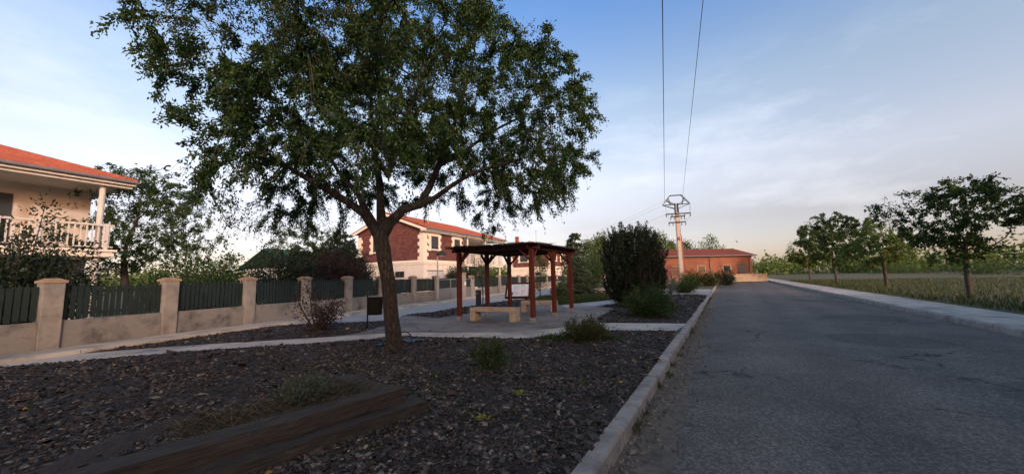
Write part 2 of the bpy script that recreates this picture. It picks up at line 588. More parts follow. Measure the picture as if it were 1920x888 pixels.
# ------------------------------------------------------------------ setting
# kerb line between the beds and the road on the right
K0, K1 = at(1069, 888, .03), at(1291, 599, .03)
KD = Vector((K1.x - K0.x, K1.y - K0.y, 0)).normalized()          # along the road
KN = Vector((KD.y, -KD.x, 0))                                    # to the right of it
KB = Vector((K0.x, K0.y, 0))
ROADW = 6.4


def kp(along, across, z):
    p = KB + KD * along + KN * across
    return (p.x, p.y, z)


# ground: one sheet with the sunken road bed in it
A0, A1 = -400, 900
prof = [(-900, 0), (.10, 0), (.10, -.16), (ROADW + .3, -.16), (ROADW + .3, 0), (900, 0)]
g = MB()
for (u, z) in prof:
    g.v += [kp(A0, u, z), kp(A1, u, z)]
g.f = [(2 * i, 2 * i + 2, 2 * i + 3, 2 * i + 1) for i in range(len(prof) - 1)]
tag(g.build('ground', M['grassland']), kind='structure')
g = MB()
g.add([kp(-60, .15, -.122), kp(-60, ROADW + .1, -.122), kp(400, ROADW + .1, -.122), kp(400, .15, -.122)], [(0, 1, 2, 3)])
tag(g.build('road', M['asphalt']), kind='structure')
# soil that has washed into the gutter, an uneven strip
g = MB()
r_ = random.Random(3)
lo, hi = [], []
for i in range(150):
    a = -6 + i * .3
    w = .33 + .08 * math.sin(a * 1.3) + r_.uniform(-.07, .07) + .05 * math.sin(a * .37)
    lo.append(kp(a, .16, -.112)); hi.append(kp(a, .16 + w, -.1185))
for i in range(149):
    g.add([lo[i], hi[i], hi[i + 1], lo[i + 1]], [(0, 1, 2, 3)])
tag(g.build('gutter_strip', M['gutter']), kind='structure')


def kerb_line(name, across, side, a0, a1):
    g = MB()
    a = a0
    rr = random.Random(5)
    while a < a1:
        l = 1.0
        dz = rr.uniform(-.009, .009)
        du = rr.uniform(-.010, .010)
        c0, c1 = a + .009, a + l - .009
        u0, u1 = across + du, across + .155 + du
        ch = .02
        if side > 0:
            pr = [(u0, -.155), (u0, .03 + dz), (u1 - ch, .03 + dz), (u1, .03 + dz - ch), (u1 + .012, -.155)]
        else:
            pr = [(u0 - .012, -.155), (u0, .03 + dz - ch), (u0 + ch, .03 + dz), (u1, .03 + dz), (u1, -.155)]
        s = [kp(c0, u, z) for u, z in pr]
        e = Vector(kp(c1, 0, 0)) - Vector(kp(c0, 0, 0))
        g.extrude(s, e)
        a += l
    o = g.build(name, M['kerb'], bevel=.008)
    tag(o, kind='structure')
    return o


kerb_line('kerb', 0.0, 1, -6.05, 80)
kerb_line('kerb', ROADW + .15, -1, -6.05, 80)
g = MB()
g.add([kp(-30, ROADW + .33, .006), kp(-30, ROADW + 2.0, .006), kp(200, ROADW + 2.0, .006), kp(200, ROADW + .33, .006)], [(0, 1, 2, 3)])
tag(g.build('pavement', M['path']), kind='structure')


def sheet(name, pts, z, mat):
    g = MB()
    g.add([(p[0], p[1], z) for p in pts], [tuple(range(len(pts)))])
    o = g.build(name, mat)
    me = o.data
    import bmesh
    bm = bmesh.new(); bm.from_mesh(me)
    bmesh.ops.triangulate(bm, faces=bm.faces)
    for f in bm.faces:
        if f.normal.z < 0: f.normal_flip()
    bm.to_mesh(me); bm.free()
    return tag(o, kind='structure')


def P2(*pp):
    return [(at(x, y).x, at(x, y).y) for x, y in pp]


# the garden wall line along the street
WA, WB = at(628, 591), at(885, 557)
WD = Vector((WB.x - WA.x, WB.y - WA.y, 0)).normalized()
WN = Vector((WD.y, -WD.x, 0))            # towards the street
WRZ = math.atan2(WD.y, WD.x)


def wl(s, out=0.0, z=0.0):
    p = WA + WD * s + WN * out
    return Vector((p.x, p.y, z))


def ws(px):
    """distance along the wall seen at pixel column px"""
    d = ray(px, 540)
    u = d.x / d.y
    return (u * WA.y - WA.x) / (WD.x - u * WD.y)


# street along the wall, then the cross street behind the beds
tag(sheet('street', [wl(-40, .0)[:2], wl(-40, 6.5)[:2], wl(60, 6.5)[:2], wl(60, 0)[:2]], .004, M['street']), kind='structure')
sheet('street', P2((985, 553.5), (1060, 551.8), (1140, 550.3)) + [kp(24.6, .0, 0)[:2], kp(33, .0, 0)[:2]] + P2((1140, 539), (1000, 543)), .006, M['street'])
g = MB()
for s in range(-40, 60, 2):
    g.b2((s + .004, -.95, -.02), (s + 1.996, 0, .10))
tag(g.build('sidewalk', M['path'], loc=WA[:2] + (0,), rz=WRZ, bevel=.012), kind='structure')

# plaza and paths
plaza = P2((1290, 607), (1124, 605.5), (1119, 597), (1153, 577.5), (1120, 575), (1143, 570.5), (1200, 561), (1180, 557.5), (1140, 563.5), (1107, 566.5), (1053, 572), (1000, 566),
           (960, 562), (900, 571), (820, 583), (752, 592), (745, 603), (600, 607), (300, 622), (0, 640), (-300, 655), (-300, 715), (0, 690), (400, 656), (627, 641), (700, 636), (735, 650), (900, 650), (1100, 640), (1268, 620.5))
sheet('plaza', plaza, .010, M['plaza'])
# paler concrete strips of the path that crosses in front
sheet('path', P2((1289, 607), (1124, 605.4), (1060, 614), (960, 623), (860, 624), (740, 624), (640, 631), (400, 645), (0, 676), (-300, 698), (-300, 715), (0, 690), (400, 656), (627, 641), (700, 636.5), (760, 630.5), (900, 634.5), (995, 635), (1060, 628), (1125, 619.5), (1268, 620.5)), .014, M['path'])
sheet('path', P2((1060, 576), (1107, 574), (1143, 570.5), (1200, 561), (1180, 557.5), (1140, 563.5), (1107, 566.5), (1053, 572)), .0145, M['path'])

near_bed = P2((-300, 715), (0, 690), (400, 656), (627, 641.5), (672, 638), (700, 636.5), (725, 632), (760, 630.5), (800, 632.5), (850, 633.5), (900, 634.5), (950, 635.5), (995, 635), (1060, 628), (1125, 619.8), (1200, 620), (1266, 620.5))
near_bed += [kp(6, 0, 0)[:2], kp(3, 0, 0)[:2], kp(0, 0, 0)[:2], kp(-5, 0, 0)[:2], (-7.0, -2.0), (-14, 1.0)]
left_bed = P2((0, 674), (300, 651), (500, 639), (627, 631), (675, 624), (711, 613.5), (728, 611), (738, 606), (724, 601.6), (627, 605.7), (500, 612), (300, 622), (0, 640))
mid_bed = P2((752, 592.8), (782, 587), (809, 586), (858, 577), (890, 573), (912, 569.5), (948, 564.5), (985, 561), (1010, 558.5), (1010, 566), (990, 572), (940, 578), (900, 584), (860, 590), (820, 596), (795, 594), (770, 592.5))
bush_bed = P2((1287, 606.5), (1124, 605), (1119.5, 597), (1135, 588), (1153, 577.5), (1119, 575), (1145, 571.2), (1180, 565), (1240, 553), (1300, 551.5)) + [kp(23.2, 0, 0)[:2], kp(14, 0, 0)[:2]]
grass_bed = P2((1003, 566), (1053, 571.8), (1107, 566.2), (1140, 563), (1180, 557), (1150, 552), (1060, 554), (1010, 558.5))
sheet('mulch_bed', near_bed, .018, M['mulch'])
sheet('mulch_bed', left_bed, .018, M['mulch'])
sheet('mulch_bed', mid_bed, .018, M['mulch'])
sheet('mulch_bed', bush_bed, .018, M['mulch'])
sheet('lawn', grass_bed, .018, M['grassland'])


def inside(poly, X, Y):
    c = np.zeros(len(X), bool)
    n = len(poly)
    for i in range(n):
        x0, y0 = poly[i]
        x1, y1 = poly[(i + 1) % n]
        if abs(y1 - y0) < 1e-9: continue
        k = ((y0 > Y) != (y1 > Y)) & (X < (x1 - x0) * (Y - y0) / (y1 - y0) + x0)
        c ^= k
    return c


def scatter(poly, dens, xr=None):
    p = np.array(poly)
    x0, y0 = p.min(0)
    x1, y1 = p.max(0)
    n = int((x1 - x0) * (y1 - y0) * dens(1e-9) )
    X = RNG.uniform(x0, x1, n)
    Y = RNG.uniform(y0, y1, n)
    d = np.hypot(X, Y)
    keep = inside(poly, X, Y) & (RNG.uniform(0, dens(1e-9), n) < np.vectorize(dens)(d)) & (Y > .4) & (np.abs(X) < 1.7 * Y + 1.5)
    return X[keep], Y[keep]


CV, = [np.array([(-1, -1, 0), (1, -1, 0), (1, 1, 0), (-1, 1, 0), (-.8, -.75, 1), (.85, -.8, 1), (.75, .8, 1), (-.9, .7, 1)], float)]
CF = [(4, 5, 6, 7), (0, 1, 5, 4), (1, 2, 6, 5), (2, 3, 7, 6), (3, 0, 4, 7)]


def rotm(n, tilt):
    a = RNG.uniform(0, 2 * PI, n); b = RNG.normal(0, tilt, n); c = RNG.normal(0, tilt, n)
    ca, sa, cb, sb, cc, sc = np.cos(a), np.sin(a), np.cos(b), np.sin(b), np.cos(c), np.sin(c)
    z = np.zeros(n); o = np.ones(n)
    Rz = np.stack([ca, -sa, z, sa, ca, z, z, z, o], -1).reshape(n, 3, 3)
    Rx = np.stack([o, z, z, z, cb, -sb, z, sb, cb], -1).reshape(n, 3, 3)
    Ry = np.stack([cc, z, sc, z, o, z, -sc, z, cc], -1).reshape(n, 3, 3)
    return Rz @ Rx @ Ry


def chips(name, poly, dens, z0=.02, big=1.0):
    X, Y = scatter(poly, dens)
    th_ = np.array([mnoise_(Vector((x * 1.3, y * 1.3, 3.0))) for x, y in zip(X, Y)])
    k = RNG.uniform(size=len(X)) < np.clip(.62 + 1.1 * th_, .22, 1)
    X, Y = X[k], Y[k]
    n = len(X)
    far = 1 + np.clip((np.hypot(X, Y) - 5) * .05, 0, .8)
    L = RNG.lognormal(math.log(.0150), .48, n) * big * far
    Wd = L * RNG.uniform(.35, .8, n)
    T = RNG.uniform(.004, .010, n) * big
    V = CV[None] * np.stack([L, Wd, T], -1)[:, None, :]
    V = V * (1 + RNG.normal(0, .12, V.shape))
    V = np.einsum('nij,nkj->nki', rotm(n, .33), V)
    V += np.stack([X, Y, z0 + RNG.uniform(-.004, .016, n)], -1)[:, None, :]
    o = quads_mesh(name, V.reshape(-1, 3), 8, CF, M['chip'])
    tag(o, 'dark loose bark chips spread over the planting bed', 'bark mulch', kind='stuff')
    return o


o = chips('bark_chips', near_bed, lambda d: 3100 if d < 3.2 else max(420, 3100 * (3.2 / d) ** 1.5))
o['label'] = 'dark bark mulch of the wide bed around the tree and timber planter'
o = chips('bark_chips', left_bed, lambda d: 260)
o['label'] = 'dark bark mulch of the strip under the black litter bin'
o = chips('bark_chips', mid_bed, lambda d: 150, big=1.4)
o['label'] = 'dark bark mulch between the street and the pergola plaza'
o = chips('bark_chips', bush_bed, lambda d: 150, big=1.4)
o['label'] = 'dark bark mulch around the two bushes right of the pergola'


def blades(name, X, Y, z, h, w, mat, lean=.5, parent=None):
    n = len(X)
    P = np.stack([X, Y, np.broadcast_to(z, (n,))], -1)
    a = RNG.uniform(0, 2 * PI, n)
    D = np.stack([np.cos(a) * lean * RNG.uniform(0, 1.6, n), np.sin(a) * lean * RNG.uniform(0, 1.6, n), np.ones(n)], -1)
    return quads_mesh(name, leaf_verts(P, D, h, w, .15), 4, [(0, 1, 2, 3)], mat, parent)


X, Y = scatter(near_bed, lambda d: 26 if d < 5 else 10)
n = len(X)
a = RNG.uniform(0, 2 * PI, n)
D = np.stack([np.cos(a), np.sin(a), RNG.normal(.02, .10, n)], -1)
tag(leaves('fallen_twigs', np.stack([X, Y, np.full(n, .042)], -1), D, RNG.uniform(.06, .28, n), RNG.uniform(.004, .008, n), M['twig'], fold=.5), 'thin dry twigs lying on the bark mulch', 'twigs', kind='stuff')
X, Y = scatter(near_bed, lambda d: 2.2)
n = len(X)
a = RNG.uniform(0, 2 * PI, n)
tag(leaves('fallen_leaves', np.stack([X, Y, np.full(n, .045)], -1), np.stack([np.cos(a), np.sin(a), RNG.uniform(-.1, .4, n)], -1), .06, .032, M['deadleaf']), 'brown and yellow fallen leaves lying on the bark mulch', 'leaves', kind='stuff')
# specks of litter on the plaza
X, Y = scatter(plaza, lambda d: 1.6)
n = len(X)
a = RNG.uniform(0, 2 * PI, n)
tag(leaves('fallen_leaves', np.stack([X, Y, np.full(n, .022)], -1), np.stack([np.cos(a), np.sin(a), RNG.uniform(0, .25, n)], -1), .07, .05, M['twig']), 'dark leaf litter specks scattered on the concrete plaza', 'leaves', kind='stuff')
X, Y = scatter(grass_bed, lambda d: 420)
tag(blades('lawn_grass', X, Y, .018, .17, .03, M['grass']), 'green grass growing beside the path behind the pergola', 'grass', kind='stuff')
# pebbles in the gutter
n = 2600
aa = RNG.uniform(-2, 14, n); uu = .17 + np.abs(RNG.normal(0, .15, n))
P = np.array([kp(a, u, -.112) for a, u in zip(aa, uu)])
L = RNG.lognormal(math.log(.008), .45, n)
V = CV[None] * np.stack([L, L * .8, L * .6], -1)[:, None, :]
V = V * (1 + RNG.normal(0, .15, V.shape))
V = np.einsum('nij,nkj->nki', rotm(n, .3), V) + P[:, None, :]
M['pebble'] = island_mat('grit', [(0, (.08, .065, .055)), (.6, (.20, .165, .135)), (1, (.30, .26, .22))], .9)
tag(quads_mesh('gutter_gravel', V.reshape(-1, 3), 8, CF, M['pebble']), 'loose grit and pebbles washed against the roadside kerb', 'gravel', kind='stuff')

n = 420
aa = RNG.uniform(-1, 16, n); uu = .17 + np.abs(RNG.normal(0, .28, n))
a_ = RNG.uniform(0, 2 * PI, n)
tag(leaves('roadside_litter', np.array([kp(p, u, -.106) for p, u in zip(aa, uu)]), np.stack([np.cos(a_), np.sin(a_), RNG.uniform(-.05, .25, n)], -1), .05, .022, M['twig']), 'dry leaf and twig litter along the roadside gutter', 'litter', kind='stuff')

# ------------------------------------------------------------------ plants
def chain_tubes(mb, nodes, parent, rad, rmin=.003):
    n = len(nodes)
    ch = [[] for _ in range(n)]
    for i, p in enumerate(parent):
        if p >= 0: ch[p].append(i)
    starts = [i for i in range(n) if parent[i] < 0]
    stack = [(s, None) for s in starts]
    while stack:
        s, pre = stack.pop()
        pts, rs = [], []
        if pre is not None:
            pts.append(nodes[pre]); rs.append(min(rad[pre], rad[s] * 1.25))
        i = s
        while True:
            pts.append(nodes[i]); rs.append(max(rad[i], rmin))
            if not ch[i]: break
            c = sorted(ch[i], key=lambda k: -rad[k])
            for k in c[1:]:
                stack.append((k, i))
            i = c[0]
        if len(pts) > 1:
            r0 = rs[0]
            mb.tube(pts, rs, 12 if r0 > .08 else (7 if r0 > .02 else 4), cap=False)


def colonize(nodes, parent, attr, step=.22, di=1.6, dk=.32, iters=160, droop=0.0):
    nodes = [np.array(p, float) for p in nodes]
    parent = list(parent)
    A = np.array(attr, float)
    nn = np.zeros(len(A), int)
    nd = np.full(len(A), 1e9)

    def upd(lo):
        nonlocal nd, nn
        B = np.array(nodes[lo:])
        d = np.linalg.norm(A[:, None, :] - B[None], axis=2)
        j = d.argmin(1)
        m = d[np.arange(len(A)), j]
        k = m < nd
        nd[k] = m[k]; nn[k] = j[k] + lo
    upd(0)
    for it in range(iters):
        if len(A) == 0: break
        act = nd < di
        if not act.any():
            di *= 1.4
            if di > 8: break
            continue
        dirs = {}
        for k in np.where(act)[0]:
            v = A[k] - nodes[nn[k]]
            l = np.linalg.norm(v)
            if l < 1e-6: continue
            dirs.setdefault(nn[k], []).append(v / l)
        lo = len(nodes)
        for i, vs in dirs.items():
            v = np.sum(vs, 0)
            l = np.linalg.norm(v)
            if l < .15: continue
            v = v / l + RNG.normal(0, .16, 3)
            v[2] -= droop
            v /= np.linalg.norm(v)
            nodes.append(nodes[i] + v * step)
            parent.append(i)
        if len(nodes) == lo: break
        upd(lo)
        keep = nd > dk
        A = A[keep]; nd = nd[keep]; nn = nn[keep]
    return np.array(nodes), parent


def radii(nodes, parent, tip=.005, power=2.2):
    n = len(nodes)
    r = np.zeros(n)
    acc = np.zeros(n)
    for i in range(n - 1, -1, -1):
        r[i] = acc[i] ** (1 / power) if acc[i] > 0 else tip
        if parent[i] >= 0: acc[parent[i]] += max(r[i], tip) ** power
    return r


# ---- the big elm
EY = 7.63
tb = at(738, 657)
EY = tb.y


def tp(px, py, dy=0.0):
    p = at_y(px, py, EY + dy)
    return (p.x, p.y, p.z)


NODES, PAR, RAD = [], [], {}


def limb(pts, start=None):
    """adds a hand laid limb (world points, radii), returns the index of its last node"""
    last = start
    for k, (p, r) in enumerate(pts):
        p = np.array(p)
        if last is not None:
            q = NODES[last]
            m = int(max(1, round(np.linalg.norm(p - q) / .22)))
            r0 = RAD[last]
            for j in range(1, m + 1):
                t = j / m
                NODES.append(q + (p - q) * t + RNG.normal(0, .006, 3)); PAR.append(last); last = len(NODES) - 1
                RAD[last] = r0 + (r - r0) * t
        else:
            NODES.append(p); PAR.append(-1); last = len(NODES) - 1
            RAD[last] = r
    return last


base = (tb.x, tb.y, -.05)
trunk_top = limb([(base, .235), (tp(739, 640), .185), (tp(735, 600), .165), (tp(731, 560), .16), (tp(725, 510), .158), (tp(719, 470), .17), (tp(714, 445), .175)])
l1 = limb([(tp(700, 425, -.05), .125), (tp(683, 400, -.15), .10), (tp(655, 380, -.3), .085), (tp(610, 355, -.5), .07), (tp(550, 320, -.8), .05)], trunk_top)
l1b = limb([(tp(672, 365, .2), .06), (tp(650, 340, .3), .05), (tp(632, 320, .5), .042), (tp(595, 255, .7), .03)], l1 - 8 if l1 > 8 else l1)
l2 = limb([(tp(716, 425, .1), .12), (tp(714, 385, .25), .095), (tp(712, 340, .4), .085), (tp(702, 280, .5), .07), (tp(696, 200, .6), .055), (tp(690, 110, .6), .04)], trunk_top)
l2b = limb([(tp(728, 330, -.3), .06), (tp(745, 280, -.6), .05), (tp(765, 215, -.9), .04), (tp(800, 130, -1.1), .03)], l2 - 12)
l3 = limb([(tp(731, 417, -.05), .13), (tp(755, 393, -.1), .105), (tp(785, 384, -.15), .09), (tp(806, 352, -.1), .08), (tp(823, 310, .0), .07), (tp(845, 255, .2), .055), (tp(868, 180, .3), .045), (tp(890, 100, .4), .03)], trunk_top)
i785 = min(range(len(NODES)), key=lambda i: np.linalg.norm(NODES[i] - np.array(tp(785, 384, -.15))))
l4 = limb([(tp(815, 371, -.3), .06), (tp(850, 345, -.5), .05), (tp(880, 326, -.7), .042), (tp(925, 312, -.9), .034), (tp(975, 300, -1.0), .025)], i785)
i823 = min(range(len(NODES)), key=lambda i: np.linalg.norm(NODES[i] - np.array(tp(823, 310, .0))))
l5 = limb([(tp(870, 285, .5), .045), (tp(925, 245, .9), .035), (tp(985, 215, 1.1), .025)], i823)
n_hand = len(NODES)

ctr = np.array(tp(722, 175))
CE = np.array([ctr[0] - .05, EY, 5.75])
R3 = np.array([4.3, 4.0, 4.5])


def crown_ok(P):
    q = (P - CE) / R3
    az = np.arctan2(q[:, 1], q[:, 0])
    lobes = 1 + .13 * np.sin(3.1 * az + 1 + 1.5 * q[:, 2]) + .11 * np.sin(6 * q[:, 2] + 2 * q[:, 0] + 1.3) + .07 * np.sin(7 * az + 5 * q[:, 2])
    lobes *= 1 - .24 * np.clip((P[:, 2] - 5.4) / 2.2, 0, 1.4)
    k = np.linalg.norm(q, axis=1) < lobes
    rr = np.hypot(P[:, 0] - CE[0], P[:, 1] - CE[1])
    floor_z = np.where(rr < 1.9, 4.0, np.where(rr < 2.9, 4.0 - (rr - 1.9) * 1.2, 2.8))
    k &= P[:, 2] > floor_z
    return k


A = RNG.uniform(-1, 1, (16000, 3)) * R3 * 1.2 + CE
A = A[crown_ok(A)]
# more twigs in the outer shell than in the middle
q = np.linalg.norm((A - CE) / R3, axis=1)
A = A[RNG.uniform(size=len(A)) < .45 + .55 * q][:4600]
nodes, par = colonize(NODES, PAR, A, .19, 1.4, .28, 190, droop=.03)
rad = radii(nodes, par, .0045, 2.25)
for i, r in RAD.items():
    rad[i] = max(min(rad[i], r), r * .92)
for i in range(n_hand, len(nodes)):
    rad[i] = min(rad[i], rad[par[i]] * .9 if par[i] >= 0 else rad[i])
elm = empty('elm_tree', (0, 0, 0))
tag(elm, 'large leafy elm with furrowed leaning trunk in the mulch bed', 'tree')
mb = MB()
chain_tubes(mb, nodes, par, rad)
tr = mb.build('trunk', M['bark'], elm, smooth=True)
# leaves on the twigs
from mathutils import noise as mnoise


def shoots(nodes, par, rad, idx, dens, lmax, jit, tw, freq=.9, sag=.25, gap=-.12):
    """leaf positions and directions along side shoots; whole twigs stay bare where a noise field is low"""
    nch = np.zeros(len(nodes), int)
    for p in par:
        if p >= 0: nch[p] += 1
    LP, LD = [], []
    for i in idx:
        p = nodes[i]; d = unit(nodes[i] - nodes[par[i]])
        tipn = nch[i] == 0
        f = mnoise.noise(Vector(p * freq)) + .5 * mnoise.noise(Vector(p * freq * 2.3 + 7))
        k_ = 1.0 if f > gap + .12 else (.45 if f > gap else .10)
        for s in range(3 if tipn else 1):
            v = unit(d * .8 + RNG.normal(0, .6, 3) + np.array([0, 0, -.25]))
            ln = RNG.uniform(.3, 1) * lmax
            m = int(dens * (1 if tipn else 1.2) * (.5 + ln / lmax) * k_)
            if m < 1: continue
            t = RNG.uniform(.05, 1, m)
            droop = np.zeros((m, 3)); droop[:, 2] = -sag * 2 * ln * t ** 2
            LP.append(p + v * ln * t[:, None] + droop + RNG.normal(0, jit, (m, 3)))
            LD.append(v * .7 + RNG.normal(0, .6, (m, 3)))
            if tw is not None and RNG.uniform() < .7:
                tw.tube([p, p + v * ln * .5 + np.array([0, 0, -.5 * sag * ln]), p + v * ln + np.array([0, 0, -2 * sag * ln])], [.004, .003, .002], 3, cap=False)
    return LP, LD


thin = np.where((rad < .02) & (np.arange(len(nodes)) >= n_hand))[0]
twig = MB()
LP, LD = shoots(nodes, par, rad, thin, 104, .50, .036, twig)
# long sprays hanging from the low outer twigs
low = [i for i in thin if nodes[i][2] < 4.3 and np.hypot(nodes[i][0] - CE[0], nodes[i][1] - CE[1]) > 2.5]
for i in RNG.choice(low, min(len(low), 120), replace=False):
    p = nodes[i]; o_ = unit(np.array([p[0] - CE[0], p[1] - CE[1], 0.0]))
    ln = RNG.uniform(.3, .75)
    c_ = np.array([p + o_ * ln * .5 * t + np.array([0, 0, -ln * t * t]) for t in np.linspace(0, 1, 6)])
    twig.tube(list(c_), [.004, .0035, .003, .003, .0025, .002], 3, cap=False)
    m = int(34 * ln)
    t = RNG.uniform(.1, 1, m)
    LP.append(p + o_ * (ln * .5 * t)[:, None] + np.stack([0 * t, 0 * t, -ln * t * t], -1) + RNG.normal(0, .022, (m, 3)))
    LD.append(o_ * .4 + RNG.normal(0, .5, (m, 3)) + np.array([0, 0, -.5]))
LP = np.concatenate(LP); LD = np.concatenate(LD)
print('elm nodes', len(nodes), 'leaves', len(LP))
leaves('crown', LP, LD, .060, .029, M['elm'], elm, hang=.55)
twig.build('twigs', M['thinbark'], elm)
# dry seed bunches, mostly high on the left
sel = [i for i in thin if nodes[i][2] > 4.6 and nodes[i][0] < CE[0] + 1.0 and nodes[i][1] < EY + .3]
SP, SD = [], []
for i in RNG.choice(sel, 46, replace=False):
    m = 46
    SP.append(nodes[i] + RNG.normal(0, .10, (m, 3))); SD.append(RNG.normal(0, 1, (m, 3)))
leaves('seed_bunches', np.concatenate(SP), np.concatenate(SD), .04, .03, M['seed'], elm, hang=.3)


def shrub(name, label, loc, h, w, leafmat, nleaf, L, Wl, stems=14, cat='shrub', up=.9, group=None, base=.08, twmat=None, spike=0.0, squash=1.0, hang=0.0):
    """stems fan out of the base, leaves sit along the stems and their side shoots"""
    root = empty(name, loc)
    tag(root, label, cat, group)
    mb = MB()
    P, D = [], []
    per = max(6, nleaf // stems)
    for k in range(stems):
        a = 2 * PI * (k + RNG.uniform(-.4, .4)) / stems * 2.4
        rr = math.sqrt(RNG.uniform(.02, 1))
        tipp = np.array([math.cos(a) * rr * w / 2, math.sin(a) * rr * w / 2 * squash, h * (up + (1 - up) * RNG.uniform()) * math.sqrt(max(.05, 1 - .72 * rr * rr)) * RNG.uniform(.66, 1.12)])
        if spike and RNG.uniform() < spike: tipp[2] *= 1.12
        tipp[:2] *= RNG.uniform(.8, 1.2)
        b0 = np.array([math.cos(a) * base * RNG.uniform(), math.sin(a) * base * RNG.uniform(), 0])
        midp = b0 * .5 + tipp * .5 + np.array([math.cos(a), math.sin(a), 0]) * .10 * w * rr
        ts = np.linspace(0, 1, 7)
        crv = [(1 - t) ** 2 * b0 + 2 * t * (1 - t) * midp + t * t * tipp for t in ts]
        mb.tube(crv, [max(.003, .006 + .006 * h * (1 - t)) for t in ts], 4, cap=False)
        m = per
        t = 1 - RNG.uniform(0, .92, m) ** 1.35
        t = np.clip(t, .06, 1)
        pos = ((1 - t) ** 2)[:, None] * b0 + (2 * t * (1 - t))[:, None] * midp + (t * t)[:, None] * tipp
        sp = .055 * (h + w) * (1.12 - t * .75)
        off = RNG.normal(0, 1, (m, 3)) * sp[:, None]
        off[:, 2] *= .8
        pos = pos + off
        pos[:, 2] = np.abs(pos[:, 2])
        P.append(pos)
        D.append(unit(tipp - b0) * .6 + off * 2.2 / max(.05, .055 * (h + w)) * .35 + RNG.normal(0, .45, (m, 3)))
    mb.build('stems', twmat or M['thinbark'], root)
    leaves('foliage', np.concatenate(P), np.concatenate(D), L, Wl, leafmat, root, hang=hang)
    return root


def tree(name, label, loc, h, w, leafmat, nleaf, L, Wl, trunk_h=.3, r=.08, cat='tree', group=None, clumps=26, top=.5):
    """tapered trunk, limbs to separate clumps of leaves spread through an uneven crown"""
    root = empty(name, loc)
    tag(root, label, cat, group)
    mb = MB()
    lean = RNG.normal(0, .03 * h, 2)
    tz = [0, .15, .35, .55, .75, .92]
    tpts = [np.array([lean[0] * t * t + RNG.normal(0, .006 * h), lean[1] * t * t, h * t]) for t in tz]
    mb.tube(tpts, [r * (1 - .88 * t) for t in tz], 8, cap=False)
    P, D = [], []
    per = nleaf // clumps
    for k in range(clumps):
        f = RNG.uniform(0, 1)
        z = h * (trunk_h + (1 - trunk_h) * f)
        prof = math.sin(PI * min(1, max(.08, (f * .86 + .12)) ** (1.0 if top >= .5 else .75)))
        rr = w / 2 * prof * math.sqrt(RNG.uniform(.08, 1.1))
        a = RNG.uniform(0, 2 * PI)
        c = np.array([math.cos(a) * rr, math.sin(a) * rr, z])
        zb = max(.12 * h, z - .12 * h - .35 * rr)
        tb_ = zb / h
        s0 = np.array([lean[0] * tb_ ** 2, lean[1] * tb_ ** 2, zb])
        mb.tube([s0, (s0 + c) / 2 + np.array([0, 0, .02 * h]), c], [r * .34 * (1 - tb_ * .7), r * .2, r * .06], 4, cap=False)
        cs = np.array([.13 * w, .13 * w, .085 * h]) * RNG.uniform(.6, 1.25)
        pos = c + unit(RNG.normal(0, 1, (per, 3))) * (RNG.uniform(0, 1, (per, 1)) ** .55) * cs * 1.75
        pos[:, 2] = np.maximum(pos[:, 2], .08 * h)
        P.append(pos)
        D.append(unit(pos - c) + RNG.normal(0, .6, (per, 3)))
    mb.build('trunk', M['thinbark'], root, smooth=True)
    leaves('crown', np.concatenate(P), np.concatenate(D), L, Wl, leafmat, root, hang=.2)
    return root


def grown_tree(name, label, loc, h, w, leafmat, dens, L, th=.3, r=.1, group=None, n_attr=420, step=.26, lmax=.5, cat='tree', seed=0):
    """a tree whose limbs grow towards points spread through an uneven crown"""
    root = empty(name, loc)
    tag(root, label, cat, group)
    n0, p0, last = [], [], -1
    for t in np.linspace(0, 1, 8):
        n0.append(np.array([.03 * h * math.sin(2.2 * t + seed), .02 * h * math.sin(3 * t + seed), h * th * t * 1.15])); p0.append(last); last += 1
    C = np.array([0, 0, h * (th + (1 - th) * .5)]); R = np.array([w / 2, w / 2, h * (1 - th) * .52])
    A = RNG.uniform(-1, 1, (n_attr * 4, 3)) * 1.15
    az = np.arctan2(A[:, 1], A[:, 0])
    lob = (1 + .16 * np.sin(3 * az + seed + 2 * A[:, 2]) + .12 * np.sin(5 * A[:, 2] + seed * 2)) * (1 - .22 * np.clip(A[:, 2], 0, 1))
    A = A[np.linalg.norm(A, axis=1) < lob][:n_attr] * R + C
    nd_, pr_ = colonize(n0, p0, A, step, 2.2, step * 1.5, 120, droop=.0)
    rd = radii(nd_, pr_, .006, 2.1)
    rd = rd * (r / max(rd[1], 1e-6)) ** np.clip(rd / max(rd[1], 1e-6), .15, 1)
    mb = MB(); chain_tubes(mb, nd_, pr_, rd, .006)
    mb.build('trunk', M['thinbark'], root, smooth=True)
    idx = [i for i in range(8, len(nd_)) if rd[i] < r * .3]
    LP, LD = shoots(nd_, pr_, rd, idx, dens, lmax, .05, None, freq=.8, sag=.15)
    leaves('crown', np.concatenate(LP), np.concatenate(LD), L, L * .5, leafmat, root, hang=.3)
    return root


